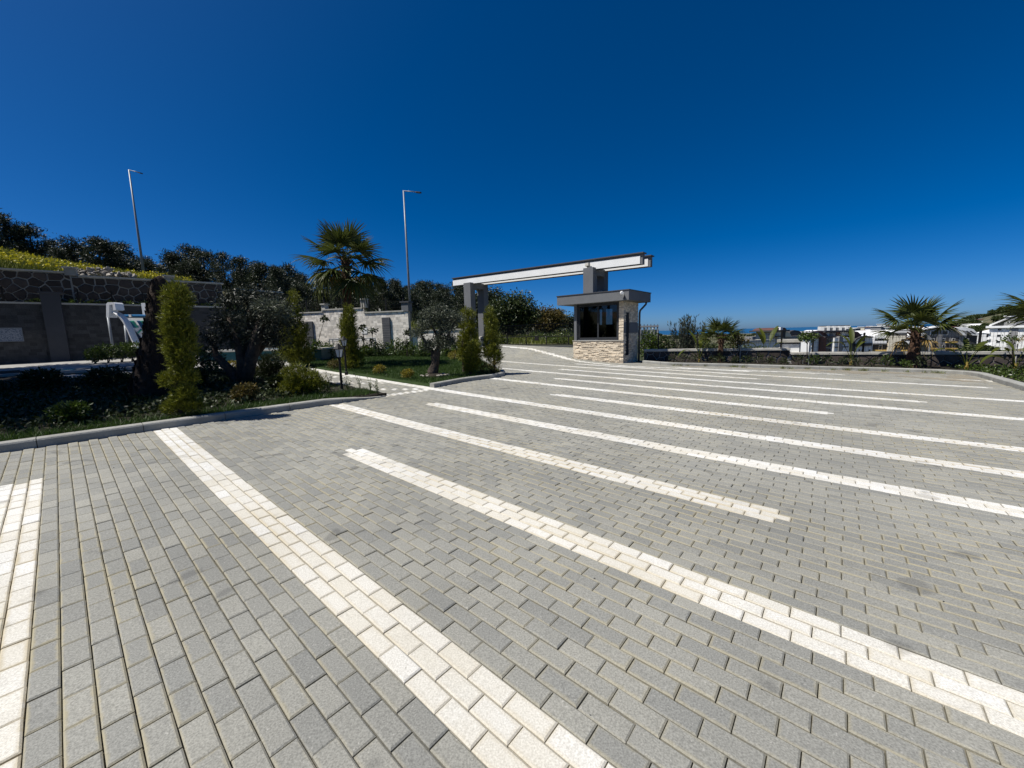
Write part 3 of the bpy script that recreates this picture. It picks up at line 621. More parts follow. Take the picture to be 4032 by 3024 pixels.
# ================================================================ gateway: two frame pillars carrying twin beams
c1 = XY(19.3, 19.05)
gp = thing('entrance_gateway', 'grey frame pillars carrying a long white twin beam over the entrance', 'gateway', (c1[0], c1[1], 0), UROT)
tilt = -.3/13.65
def pillar(x0, x1, z0, z1):
    BOX(x0, x1, -.85, -.42, z0, z1).build('pillar_post', MT['dgrey'], gp); BOX(x0, x1, .42, .85, z0, z1).build('pillar_post', MT['dgrey'], gp)
    BOX(x0, x1, -.418, .418, z1 - .38, z1 - .003).build('pillar_lintel', MT['dgrey'], gp)
pillar(-.34, .30, .35, 5.0); pillar(8.82, 9.39, 3.437, 4.82)
BOX(-.5, .6, -1.0, 1.0, .2, 1.12).build('plinth', MT['kerb'], gp)
for yy in (-.40, .60):
    x0, x1 = -1.75, 11.85
    def sl(x, z): return 4.97 + tilt*(x + 1.75) + z
    def sbox(xa_, xb_, ya_, yb_, za_, zb_): return MB().add([(xa_, ya_, sl(xa_, za_)), (xb_, ya_, sl(xb_, za_)), (xb_, yb_, sl(xb_, za_)), (xa_, yb_, sl(xa_, za_)), (xa_, ya_, sl(xa_, zb_)), (xb_, ya_, sl(xb_, zb_)), (xb_, yb_, sl(xb_, zb_)), (xa_, yb_, sl(xa_, zb_))],
                     [(3, 2, 1, 0), (4, 5, 6, 7), (0, 1, 5, 4), (1, 2, 6, 5), (2, 3, 7, 6), (3, 0, 4, 7)])
    be = sbox(x0, x1, yy - .12, yy + .12, 0, .50).build('beam', MT['dgrey'], gp)
    sbox(x0 + .0, x1 - .12, yy - .15, yy - .122, .028, .40).build('beam_panel', MT['white'], be)
    sbox(x0 - .05, x1 + .06, yy - .21, yy + .21, .50, .555).build('beam_cap', MT['cap'], be)
for (x, y, z) in ((9.0, -.7, 4.83), (9.2, .3, 3.45), (.0, .3, 1.13)):
    fl = thing('floodlight', {4.83: 'tiny floodlight on top of the gateway pillar above the booth', 3.45: 'small pale floodlight inside the pillar frame on the booth roof', 1.13: 'small pale floodlight inside the left gateway pillar'}[z], 'lamp', (c1[0], c1[1], 0), UROT)
    fl.location = Vector((c1[0], c1[1], 0)) + Matrix.Rotation(UROT, 3, 'Z') @ Vector((x, y, z))
    BOX(-.02, .02, -.02, .02, 0, .12).build('stem', MT['black'], fl); MB().prism([(-.12, .1), (.1, .08), (.06, .28), (-.1, .25)], 0, -.1, .1).build('housing', MT['coping'], fl)

# ================================================================ sliding gate
c2 = XY(15, 20.15); gzb = .70
sg = thing('sliding_gate', 'low black sliding gate with thin vertical bars between gateway pillar and booth', 'gate', (c2[0], c2[1], gzb), UROT)
gx0, gx1 = -4.2, 4.05
for z, nm, w in ((1.40, 'top_rail', .05), (.62, 'middle_rail', .05), (.10, 'bottom_rail', .06)): BOX(gx0, gx1, -w/2, w/2, z - .025, z + .025).build(nm, MT['black'], sg)
BOX(gx0 - .2, gx1 + .1, -.05, .05, -.05, .05).build('track', MT['cap'], sg)
for x in np.linspace(gx0 + .03, gx1 - .03, 6): BOX(x - .026, x + .026, -.024, .024, .126, .594).build('post', MT['black'], sg)
bar = MB().tube([(0, 0, .645), (0, 0, 1.375)], .011, 6).mesh('bar', MT['black'])
for x in np.arange(gx0 + .06, gx1 - .02, .115): link('bar', bar, sg, (x, 0, 0))
BOX(-.18, .12, -.03, .03, .36, .594).build('lock_box', MT['black'], sg)

# ================================================================ street lamps and garden lanterns
def street_lamp(label, base, top, armv):
    b = Vector(base); r_ = thing('street_lamp', label, 'street lamp', b, 0, 'street lamps behind the walls'); hgt = top - b.z
    MB().tube([(0, 0, -.6), (0, 0, hgt*.5), (0, 0, hgt)], [.10, .08, .05], 10).build('pole', MT['galv'], r_, smooth=True)
    a = Vector(armv); MB().tube([(0, 0, hgt - .02), Vector((0, 0, hgt - .02)) + a*.75], .035, 8).build('arm', MT['galv'], r_, smooth=True)
    d = a.normalized(); p = Vector((0, 0, hgt - .02)) + a*.7; sdir = d.cross(Vector((0, 0, 1))).normalized(); q = a*.34; up = sdir.cross(d)*.05
    prof = [(0, .05), (.25, .12), (.8, .11), (1, .03)]
    vs = []; 
    for t_, w_ in prof: vs += [p + q*t_ + sdir*w_ + up*.4, p + q*t_ - sdir*w_ + up*.4, p + q*t_ - sdir*w_ - up, p + q*t_ + sdir*w_ - up]
    fs = [(4*k + i, 4*k + (i + 1) % 4, 4*(k + 1) + (i + 1) % 4, 4*(k + 1) + i) for k in range(3) for i in range(4)] + [(0, 1, 2, 3), (15, 14, 13, 12)]
    MB().add(vs, fs).build('lamp_head', MT['cap'], r_)
    MB().tube([(0, 0, 1.0), (0, 0, 1.45)], .105, 10).build('hatch', MT['cap'], r_)
b = at(568, 1090, 34); t_ = at(515, 668, 34); street_lamp('tall grey street lamp behind the rubble wall at left', (b.x, b.y, tz(b.x, b.y)), t_.z, (1.25, -.25, -.38))
b = at(1614, 1190, 31); t_ = at(1598, 750, 31); street_lamp('tall grey street lamp behind the travertine wall end', (b.x, b.y, tz(b.x, b.y)), t_.z, (1.35, -.2, -.22))
lampglass = NT('lantern_glass'); lampglass.b.inputs['Base Color'].default_value = (.55, .57, .58, 1); lampglass.b.inputs['Roughness'].default_value = .25
def lantern(label, base, hgt):
    r_ = thing('garden_lantern', label, 'lantern', base, 0, 'garden lanterns by the path'); s = hgt
    MB().tube([(0, 0, -.06), (0, 0, .03), (0, 0, .05), (0, 0, s*.70)], [.06, .06, .032, .028], 10).build('post', MT['black'], r_)
    h0 = s*.70; MB().tube([(0, 0, h0), (0, 0, h0 + .03), (0, 0, h0 + .05)], [.03, .055, .075], 6).build('collar', MT['black'], r_)
    g_ = MB(); k = 6
    lo = [(math.cos(2*math.pi*i/k)*.065, math.sin(2*math.pi*i/k)*.065, h0 + .05) for i in range(k)]; hi = [(math.cos(2*math.pi*i/k)*.105, math.sin(2*math.pi*i/k)*.105, h0 + .24) for i in range(k)]
    for i in range(k): g_.add([lo[i], lo[(i + 1) % k], hi[(i + 1) % k], hi[i]], [(0, 1, 2, 3)])
    g_.build('glass', lampglass.m, r_); fr = MB()
    for i in range(k): fr.bar(lo[i], hi[i], .014)
    fr.build('frame', MT['black'], r_)
    MB().tube([(0, 0, h0 + .235), (0, 0, h0 + .25), (0, 0, h0 + .31), (0, 0, h0 + .33), (0, 0, h0 + .38)], [.125, .135, .07, .05, .01], 6).build('hood', MT['black'], r_)
lantern('black garden lantern on a post nearest the paved path edge', gnd(1347, 1540, .06), 1.12)
lantern('black garden lantern on a post across the path beside the conifer', gnd(1364, 1468, .07), 1.25)

# ================================================================ pool side: deck, basins, slide, stairs, railing
def box_on(name, px, py, sx, sy, dz0, dz1, mt, rot=-40.5, kind='structure'):
    g_ = gnd(px, py); o = BOX(-sx/2, sx/2, -sy/2, sy/2, dz0, dz1).build(name, mt, None, loc=(g_.x, g_.y, g_.z)); o.rotation_euler = (0, 0, R(rot)); return tag(o, kind=kind)
MT['deck'] = mat('pool_deck_stone', (.36, .35, .32), (.28, .27, .25), 1.2, .8, bump=.2, bscale=40)
DK = [(17.0, -9), (27.2, -9), (32, -1), (36, 9), (25.5, 9.6), (24, 9.0), (19.5, 6.9), (17.0, 6.9)]
tag(link('pool_deck', sheet('pool_deck', DK, MT['deck'], .5, .02)), kind='structure')
wt = NT('pool_water'); wt.b.inputs['Base Color'].default_value = (.03, .16, .26, 1); wt.b.inputs['Roughness'].default_value = .08; wt.bump(wt.noise(3, 3), .15, .05)
tealt = mat('pool_mosaic', (.012, .06, .075), (.02, .095, .11), 12, .35, bump=.2, var=.2)
pw = thing('raised_pool', 'raised pool with dark teal mosaic side and pale coping behind the olive tree', 'pool', (-13.9, 17.2, gz(-13.9, 17.2)), R(6))
BOX(0, 5.2, 0, 3.2, -.2, .40).build('mosaic_side', tealt, pw)
mb = MB(); mb.box(-.1, 5.3, -.1, .25, .40, .47); mb.box(-.1, 5.3, 2.95, 3.3, .40, .47); mb.box(-.1, .25, .25, 2.95, .40, .47); mb.box(4.95, 5.3, .25, 2.95, .40, .47); mb.build('coping', MT['coping'], pw)
BOX(.25, 4.95, .25, 2.95, .41, .435).build('water', wt.m, pw)
q = gnd(25, 1478)
p2_ = thing('swimming_pool', 'shaded blue swimming pool corner with pale edge at far left', 'pool', (q.x - 1.2, q.y + .9, q.z), UROT)
BOX(-2.6, 2.4, -3, 3, .02, .055).build('water', wt.m, p2_); mb = MB(); mb.box(-3, 2.8, -3.4, -3, .0, .09); mb.box(-3, 2.8, 3, 3.4, .0, .09); mb.box(2.4, 2.8, -3, 3, .0, .09); mb.box(-3, -2.6, -3, 3, .0, .09); mb.build('coping', MT['deck'], p2_)
MB().tube([(2.5, -1.2, .05), (2.5, -1.2, .75), (2.2, -1.2, .95), (1.8, -1.2, .7), (1.7, -1.2, .05)], .025, 8).build('handrail', MT['galv'], p2_)
q = gnd(235, 1432)
# planting strip between the two garden walls
o = BOX(-14, LW + .02, .305, 1.045, 2.2, 3.38).build('planting_strip', MT['soil'], None, loc=(LA.x, LA.y, 0)); o.rotation_euler = (0, 0, lrot); tag(o, kind='structure')
# information board on the shaded wall
p = at(38, 1318, 17.0); ib = thing('notice_board', 'pale notice board with faint lines of print on the shaded wall', 'sign', (p.x, p.y - .02, p.z), lrot)
bd = NT('notice_print'); br = bd.ramp(bd.noise(26, 2), [(.5, (.28, .3, .33)), (.56, (.1, .13, .18))]); bd.l(br, bd.b.inputs['Base Color'])
BOX(-.36, .36, -.03, .0, -.27, .27).build('panel', bd.m, ib); framebox(-.39, .39, -.3, .3, .03, -.05, -.001).build('frame', MT['galv'], ib)

def water_slide():
    p = at(445, 1232, 18.0); gz0 = gz(p.x, p.y); r_ = thing('water_slide', 'white pool slide with blue and green panels standing behind the palm stump', 'slide', (p.x, p.y, gz0 + .02), 0)
    blue = mat('slide_blue', (.01, .09, .22), (.012, .1, .24), 3, .35, spec=.5); green = mat('slide_green', (.05, .36, .25), (.05, .38, .26), 3, .35, spec=.5); wh = mat('slide_white', (.84, .84, .84), (.8, .8, .8), 3, .35, spec=.5); navy = mat('slide_navy', (.006, .02, .05), (.007, .02, .05), 3, .35)
    def L(px, py, Y=18.0): v = at(px, py, Y); return (v.x - p.x, v.y - p.y, v.z - gz0 - .02)
    def Lq(pts, Y, dy): return MB().add([L(x, y, Y) for x, y in pts] + [tuple(np.array(L(x, y, Y)) + np.array((0, dy, 0))) for x, y in pts], [tuple(range(len(pts))), tuple(range(len(pts), 2*len(pts)))[::-1]] + [(k, (k + 1) % len(pts), len(pts) + (k + 1) % len(pts), len(pts) + k) for k in range(len(pts))])
    # entry hood: bent tunnel
    Lq([(418, 1250), (418, 1196), (424, 1190), (446, 1190), (452, 1195), (456, 1219), (446, 1222), (443, 1199), (430, 1200), (428, 1250)], 17.9, .4).build('entry_hood', wh, r_)
    Lq([(429, 1209), (441, 1207), (450, 1236), (433, 1240)], 18.3, .12).build('entry_seat', wh, r_)
    # chute: curved U channel
    cl = [(446, 1226), (470, 1240), (490, 1264), (508, 1298), (524, 1336), (545, 1372), (575, 1402), (620, 1425), (680, 1436)]
    pts = [Vector(L(x, y)) for x, y in cl]; V_ = []; k = 7
    for i_, c_ in enumerate(pts):
        d = (pts[min(i_ + 1, len(pts) - 1)] - pts[max(i_ - 1, 0)]).normalized(); s_ = d.cross(Vector((0, 0, 1))).normalized(); n_ = s_.cross(d)
        for j_ in range(k):
            an = math.pi*(j_/(k - 1)) ; V_.append(c_ - s_*math.cos(an)*.15 - n_*math.sin(an)*.15 - s_*.1)
    F_ = [(i_*k + j_, i_*k + j_ + 1, (i_ + 1)*k + j_ + 1, (i_ + 1)*k + j_) for i_ in range(len(pts) - 1) for j_ in range(k - 1)]
    ch = MB().add(V_, F_).build('chute', wh, r_, smooth=True); m_ = ch.modifiers.new('thick', 'SOLIDIFY'); m_.thickness = .045
    # side panel with graphics
    Lq([(480, 1252), (700, 1252), (700, 1420), (600, 1420), (545, 1360), (515, 1300)], 18.75, .04).build('side_panel', wh, r_)
    for pts_, m_ in (([(498, 1263), (511, 1263), (536, 1291), (517, 1291)], blue), ([(512, 1263), (526, 1263), (545, 1290), (537, 1291)], green), ([(537, 1263), (550, 1263), (574, 1291), (556, 1291)], blue), ([(551, 1263), (565, 1263), (584, 1290), (575, 1291)], green),
                     ([(518, 1295), (523, 1295), (552, 1326), (538, 1330)], navy), ([(538, 1330), (550, 1327), (580, 1352), (575, 1372)], navy), ([(540, 1311), (553, 1299), (600, 1297), (600, 1301), (556, 1302), (543, 1313)], green), ([(538, 1309), (553, 1295), (600, 1293), (600, 1296), (553, 1298)], blue)):
        Lq(pts_, 18.72, .022).build('graphic_panel', m_, r_)
    MB().tube([L(478, 1244, 18.6), L(700, 1244, 18.6)], .07, 10).build('rail_bar', blue, r_, smooth=True)
    BOX(-.11, .11, -.05, .05, -.28, .32).build('upright', wh, r_, loc=L(572, 1220, 18.8)); BOX(-.05, .05, -.06, .06, -.07, .05).build('clamp', wh, r_, loc=L(516, 1243, 18.55))
    for x0, y0, x1, y1 in ((493, 1280, 508, 1420), (540, 1360, 548, 1425)):
        a_ = Vector(L(x0, y0, 18.9)); b_ = Vector(L(x1, y1, 18.9)); b_.z = -.06; MB().tube([a_, b_], .055, 9).build('leg', MT['galv'], r_, smooth=True)
    a_ = Vector(L(640, 1300, 19.6)); b_ = a_.copy(); b_.z = -.06; MB().tube([a_, b_], .055, 9).build('leg', MT['galv'], r_, smooth=True)
    a_ = Vector(L(425, 1245, 18.4)); b_ = a_.copy(); b_.z = -.06; MB().tube([a_, b_], .05, 9).build('leg', MT['galv'], r_, smooth=True)
water_slide()
# steel stair leading up to the upper level
s0 = at(245, 1395, 19.0); s1 = at(432, 1208, 20.6); stt = thing('steel_stair', 'dark steel stair with handrails rising behind the pool slide', 'stair', (s0.x, s0.y, gz(s0.x, s0.y)), math.atan2(s1.y - s0.y, s1.x - s0.x))
sl_ = math.hypot(s1.x - s0.x, s1.y - s0.y); sh_ = s1.z - gz(s0.x, s0.y) - .9
for yy in (-.5, .5):
    MB().bar((0, yy, .05), (sl_, yy, sh_), .05, .2).build('stringer', MT['cap'], stt); MB().tube([(0, yy, .95), (sl_, yy, sh_ + .9)], .022, 6).build('handrail', MT['galv'], stt); MB().tube([(0, yy, .5), (sl_, yy, sh_ + .45)], .014, 6).build('handrail', MT['cap'], stt)
    for k in range(5): x = sl_*k/4; BOX(x - .02, x + .02, yy - .02, yy + .02, sh_*k/4, sh_*k/4 + .95).build('baluster', MT['cap'], stt)
for k in range(14): x = sl_*(k + .5)/14; BOX(x - .13, x + .13, -.47, .47, sh_*(k + .5)/14 - .02, sh_*(k + .5)/14 + .02).build('tread', MT['cap'], stt)
BOX(sl_, sl_ + 2.2, -.6, .6, sh_ - .05, sh_ + .05).build('landing', MT['cap'], stt)
for x in (sl_ + .1, sl_ + 2.1): BOX(x - .05, x + .05, -.05, .05, -.1, sh_ - .05).build('landing_post', MT['cap'], stt)
# white railing before the travertine wall
a_ = at(1297, 1336, 24.5); b_ = at(1477, 1332, 23.6); rl = thing('railing', 'low pale metal railing before the travertine wall behind the palm', 'railing', (a_.x, a_.y, gz(a_.x, a_.y)), math.atan2(b_.y - a_.y, b_.x - a_.x)); ll = math.hypot(b_.x - a_.x, b_.y - a_.y); hh = a_.z - gz(a_.x, a_.y)
MB().tube([(0, 0, hh), (ll, 0, hh)], .03, 8).build('top_rail', MT['galv'], rl); MB().tube([(0, 0, hh - .1), (ll, 0, hh - .1)], .018, 6).build('rail', MT['galv'], rl); MB().tube([(0, 0, .12), (ll, 0, .12)], .018, 6).build('rail', MT['galv'], rl)
for x in (0, .25, ll/2, ll): MB().tube([(x, 0, -.05), (x, 0, hh)], .03, 8).build('post', MT['galv'], rl)
bm_ = MB().tube([(0, 0, .12), (0, 0, hh - .1)], .012, 5).mesh('baluster', MT['galv'])
for x in np.arange(.38, ll, .11): link('baluster', bm_, rl, (x, 0, 0))
# loose stones piled on the slope behind the rubble wall
p = at(395, 1078, 21.0); pz = p.z; rp = thing('rubble_pile', 'heap of loose pale rocks behind the rubble wall coping', 'rocks', (p.x, p.y, pz - .05), lrot)
stone_m = mat('loose_rock', (.36, .33, .28), (.24, .22, .19), 4, .9, bump=.5, var=.3)
rock_me = []
for k in range(4):
    bm = bmesh.new(); bmesh.ops.create_icosphere(bm, subdivisions=1, radius=1)
    for v in bm.verts: v.co *= random.uniform(.7, 1.15)
    for v in bm.verts: v.co.z *= .6
    me = bpy.data.meshes.new('rock'); bm.to_mesh(me); bm.free(); me.materials.append(stone_m); rock_me.append(me)
for k in range(90):
    x = random.uniform(-1.1, 1.3); y = random.uniform(-.2, .6); o = link('rock', rock_me[k % 4], rp, (x, y, random.uniform(-.05, .42*(1 - abs(x - .1)/1.5)))); s = random.uniform(.09, .17); o.scale = (s*1.4, s, s); o.rotation_euler = (random.random(), random.random(), random.random()*6)
# ================================================================ vegetation builders
LM = {
 'gold': leafmat('golden_conifer_leaf', (.20, .20, .015), (.085, .11, .012), .4, .2),
 'green': leafmat('shrub_leaf', (.075, .11, .014), (.045, .075, .012), .4, .25, .38, .5),
 'olive': leafmat('olive_leaf', (.11, .125, .085), (.06, .072, .045), .4, .2),
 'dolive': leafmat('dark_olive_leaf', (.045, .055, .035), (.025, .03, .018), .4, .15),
 'yellow': leafmat('yellow_shrub_leaf', (.30, .23, .02), (.13, .12, .018), .4, .25),
 'brown': leafmat('bronze_shrub_leaf', (.13, .09, .02), (.08, .075, .02), .4, .2),
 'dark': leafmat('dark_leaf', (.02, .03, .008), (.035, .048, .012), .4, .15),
 'pine': leafmat('pine_needle', (.020, .030, .012), (.034, .046, .018), .45, .12),
 'tree': leafmat('broadleaf', (.030, .048, .012), (.055, .075, .018), .4, .2),
 'palm': leafmat('palm_leaf', (.050, .070, .014), (.095, .108, .022), .3, .22, .45, .3),
 'palmdry': leafmat('dry_palm_leaf', (.32, .22, .06), (.2, .13, .04), .3, .2),
 'banana': leafmat('broad_leaf_blade', (.095, .11, .012), (.055, .075, .012), .25, .3, .5, .25),
 'grass': leafmat('grass_blade', (.030, .065, .008), (.055, .10, .014), .35, .25),
 'meadow': leafmat('meadow_blade', (.16, .17, .025), (.09, .12, .02), .35, .3),
 'flower': leafmat('yellow_blossom', (.50, .42, .02), (.36, .34, .02), .2, .3),
 'reed': leafmat('feathery_shrub', (.060, .075, .05), (.04, .052, .032), .35, .2),
}
def unit(v): return v/np.maximum(np.linalg.norm(v, axis=1, keepdims=True), 1e-9)
def diamonds(P, D, L, W, droop=0.):
    n = len(P); D = unit(D); sd = unit(np.cross(D, rng.normal(0, 1, (n, 3)))); L = np.broadcast_to(L, (n,))[:, None]; W = np.broadcast_to(W, (n,))[:, None]
    mid = P + D*L*.45; tip = P + D*L; tip[:, 2] -= (droop*L)[:, 0]
    V = np.stack([P, mid + sd*W/2, tip, mid - sd*W/2], 1).reshape(-1, 3); return V, np.arange(4*n).reshape(-1, 4)
def lobepts(lobes, n, lo=.55, hi=1.05):
    lb = np.array(lobes, float); w = (lb[:, 3]*lb[:, 4]*lb[:, 5])**.67; idx = rng.choice(len(lb), n, p=w/w.sum())
    d = unit(rng.normal(0, 1, (n, 3))); r_ = rng.uniform(lo, hi, n)[:, None]
    bump = 1 + .14*np.sin(d[:, :1]*7 + idx[:, None]*2.1)*np.sin(d[:, 2:]*8 + idx[:, None])
    P = lb[idx, :3] + d*lb[idx, 3:]*r_*bump; return P, d
def foliage(name, P, D, L, W, m, parent, droop=0.):
    V, F = diamonds(P, D, L, W, droop); return link(name, mesh_np(name, V, F, m), parent)
def lob(base, Y, items, dj=.25):
    """lobes from picture outlines at depth Y: (px, py, rx, ry) -> local ellipsoids in metres"""
    out = []
    for (px, py, rx, ry, *e) in items:
        c_ = at(px, py, Y); k = Y/FPX; dy = e[0] if e else random.uniform(-dj, dj)*rx*k
        out.append((c_.x - base.x, c_.y - base.y + dy, c_.z - base.z, rx*k, (rx + ry)/2*k, ry*k))
    return out
def conifer(name, label, base, lobes, n, m, size=.13, group=None, trunk=.05, cat='conifer'):
    r_ = thing(name, label, cat, base, 0, group)
    top = max(l[2] for l in lobes); MB().tube([(0, 0, -.1), (0, 0, top*.5), (lobes[0][0]*.8, lobes[0][1]*.8, top*.9)], [trunk, trunk*.7, trunk*.25], 7).build('trunk', MT['bark'], r_)
    n = int(n*1.6); size *= .82; m_pl = 16; C_, d = lobepts(lobes, max(1, n//4), .45, 1.0); A_ = unit(d*.75 + np.array([0, 0, .8]) + rng.normal(0, .25, C_.shape)); q = len(C_)*m_pl
    t_ = rng.random(q)[:, None]; P = np.repeat(C_, m_pl, 0) + np.repeat(A_, m_pl, 0)*t_*size*1.15 + rng.normal(0, 1, (q, 3))*size*.22*(1.1 - t_); D = np.repeat(A_, m_pl, 0) + rng.normal(0, .42, (q, 3))
    foliage('crown', P, D, size*rng.uniform(.4, .85, q), size*.115*rng.uniform(.7, 1.2, q), m, r_); return r_
def bush(name, label, base, lobes, n, m, L=.06, W=.03, group=None, cat='shrub', up=.35, lo=.5, stems=5):
    r_ = thing(name, label, cat, base, 0, group)
    P, d = lobepts(lobes, n, lo); D = d + np.array([0, 0, up]) + rng.normal(0, .45, P.shape)
    mb = MB()
    for k in range(stems):
        l = lobes[k % len(lobes)]; q = (l[0] + random.uniform(-.4, .4)*l[3], l[1] + random.uniform(-.4, .4)*l[4], l[2] + random.uniform(-.1, .5)*l[5]); mb.tube([(random.uniform(-.05, .05), random.uniform(-.05, .05), -.08), (q[0]*.4, q[1]*.4, q[2]*.5), q], [.014, .01, .005], 5)
    mb.build('stem', MT['bark'], r_)
    foliage('crown', P, D, L*rng.uniform(.6, 1.3, n), W*rng.uniform(.7, 1.2, n), m, r_, .1); return r_
def tree(name, label, base, limbs, lobes, n, m, L, W, group=None, cat='tree', lo=.25, bark=None, clump=0):
    r_ = thing(name, label, cat, base, 0, group); mb = MB()
    for pts, rad in limbs: mb.tube(pts, rad, 8)
    mb.build('trunk', bark or MT['bark'], r_, smooth=True)
    P, d = lobepts(lobes, n if not clump else max(1, n//clump), lo)
    if clump:
        P = np.repeat(P, clump, 0); d = np.repeat(d, clump, 0); P = P + rng.normal(0, 1, P.shape)*np.array(lobes)[:, 3].mean()*.22
    D = d*.6 + rng.normal(0, .7, P.shape) + np.array([0, 0, .15])
    foliage('crown', P, D, L*rng.uniform(.6, 1.3, len(P)), W*rng.uniform(.7, 1.2, len(P)), m, r_, .1); return r_
# ---- fan palm
def frond_mesh(name, lp, L, n, spread, droop, m, seed):
    rr = np.random.default_rng(seed); V = []; F = []
    def strip(p0, d, s_, up, ln, w, dr, seg=5):
        k = len(V)
        for i_ in range(seg + 1):
            t_ = i_/seg; ww = w*(1 - .15*t_)*(1 - t_**3)*(.35 + .65*min(1, t_*3.2)) + .002; c_ = p0 + d*ln*t_ - np.array([0, 0, 1])*dr*ln*t_**2.4 
            V.extend([c_ - s_*ww/2 + up*ww*.28, c_ - up*ww*.1, c_ + s_*ww/2 + up*ww*.28])
        for i_ in range(seg): a = k + 3*i_; F.extend([(a, a + 1, a + 4, a + 3), (a + 1, a + 2, a + 5, a + 4)])
    strip(np.zeros(3), np.array([1., 0, 0]), np.array([0, 1., 0]), np.array([0, 0, 1.]), lp, .035, .10, 4)
    tip = np.array([lp, 0, -.10*lp])
    for q in range(n):
        th = spread*(2*q/(n - 1) - 1); d = np.array([math.cos(th), math.sin(th), .10*math.cos(2*th) + rr.normal(0, .03)]); d /= np.linalg.norm(d); s_ = np.array([-math.sin(th), math.cos(th), 0.])
        strip(tip - np.array([.02, 0, 0]), d, s_, np.array([0, 0, 1.]), L*(1 - .28*(abs(th)/spread)**2)*rr.uniform(.9, 1.05), L*spread*2/n*.5, droop*rr.uniform(.5, 1.6))
    return mesh_np(name, np.array(V), np.array(F), m)
FR = [frond_mesh('frond', .75, .80, 24, R(105), dr, LM['palm'], 5 + k) for k, dr in enumerate((.16, .36, .6))]
FD = frond_mesh('frond', .7, .7, 18, R(80), .8, LM['palmdry'], 9)
def palm(label, base, hgt, r0, r1, nfr, size, seed, dry=2, low=-55, lean=(0, 0), name='fan_palm'):
    rr = random.Random(seed); r_ = thing(name, label, 'palm', base, 0, 'fan palms')
    mb = MB(); pts = []; rad = []
    for k in range(15):
        t_ = k/14; pts.append((lean[0]*t_*t_, lean[1]*t_*t_, -.15 + (hgt + .15)*t_)); rad.append((r0 + (r1 - r0)*min(1, t_*1.6))*(1 + .07*(k % 2)))
    mb.tube(pts, rad, 12); mb.build('trunk', MT['palmbark'], r_)
    sk = MB(); top = Vector(pts[-1])
    for k in range(34):                        # cut leaf bases round the neck
        an = k*2.4; z = hgt - .02 - .5*size*(k/34); t_ = rad[-1]*1.02; d = Vector((math.cos(an), math.sin(an), .8)).normalized(); q = Vector((top.x + math.cos(an)*t_, top.y + math.sin(an)*t_, z)); sk.bar(q, q + d*rr.uniform(.1, .2)*size, .05*size, .02)
    sk.build('leaf_base', MT['palmbark'], r_)
    for k in range(nfr):
        t_ = (k + .5)/nfr; el = R(82 - (82 - low)*t_**.85 + rr.uniform(-8, 8)); az = k*2.39996 + rr.uniform(-.25, .25)
        me = FD if k >= nfr - dry else FR[0 if t_ < .35 else 1 if t_ < .7 or low > 0 else 2]
        if k >= nfr - dry: el = min(el, R(-18))
        o = link('frond', me, r_, top + Vector((0, 0, -.05 - .25*size*t_))); s = size*rr.uniform(.85, 1.1)*(.75 + .25*min(1, t_*3)); s *= .62 if me is FD else 1; o.scale = (s, s, s)
        o.rotation_mode = 'QUATERNION'; o.rotation_quaternion = (Matrix.Rotation(az, 3, 'Z') @ Matrix.Rotation(-el, 3, 'Y') @ Matrix.Rotation(rr.uniform(-.35, .35), 3, 'X')).to_quaternion()
    return r_
# ---- broad-leaved (strelitzia / banana like) plant
def blade_mesh(L, W, bend, seed):
    V = []; F = []; n = 9
    for k in range(n + 1):
        t_ = k/n; ang = bend*t_; x = L*(math.sin(ang)/max(bend, .01)) if bend > .01 else L*t_; z = -L*(1 - math.cos(ang))/max(bend, .01); x = L*t_*math.cos(ang*.5); z = -L*t_*math.sin(ang*.5); w = W*math.sin(math.pi*min(1, t_*.93 + .05))**.7
        V += [(x, -w/2, z + w*.18), (x, 0, z), (x, w/2, z + w*.18)]
    for k in range(n): a = 3*k; F += [(a, a + 1, a + 4, a + 3), (a + 1, a + 2, a + 5, a + 4)]
    return mesh_np('leaf', np.array(V), np.array(F), LM['banana'], True)
BLD = [blade_mesh(.62, .145, b_, 0) for b_ in (.5, 1.1, 1.9)]
yellowstem = mat('yellow_leaf_stalk', (.30, .20, .04), (.18, .15, .04), 8, .7)
def strelitzia(label, base, leaves, size):
    r_ = thing('broad_leaf_plant', label, 'plant', base, 0, 'broad-leaved plants in the bed')
    mb = MB(); mb.tube([(0, 0, -.06), (0, 0, .12*size), (0, 0, .34*size)], [.055*size, .07*size, .03*size], 8); mb.build('stalk_base', yellowstem, r_)
    for k, (az, el, ln, kind) in enumerate(leaves):
        a, e = R(az), R(el); d = Vector((math.cos(a)*math.cos(e), math.sin(a)*math.cos(e), math.sin(e))); p0 = Vector((0, 0, .25*size)); p1 = p0 + d*ln*.55*size; 
        lf = link('leaf', BLD[kind], r_, p1); s = ln*size; lf.scale = (s, s, s); lf.rotation_mode = 'QUATERNION'; lf.rotation_quaternion = (Matrix.Rotation(a, 3, 'Z') @ Matrix.Rotation(-e + .1, 3, 'Y')).to_quaternion()
        MB().tube([p0 + Vector((0, 0, -.12*size)), (p0 + p1)/2 + Vector((0, 0, .03)), p1 + d*.02], [.018*size, .014*size, .01*size], 6).build('petiole', LM['banana'], r_)

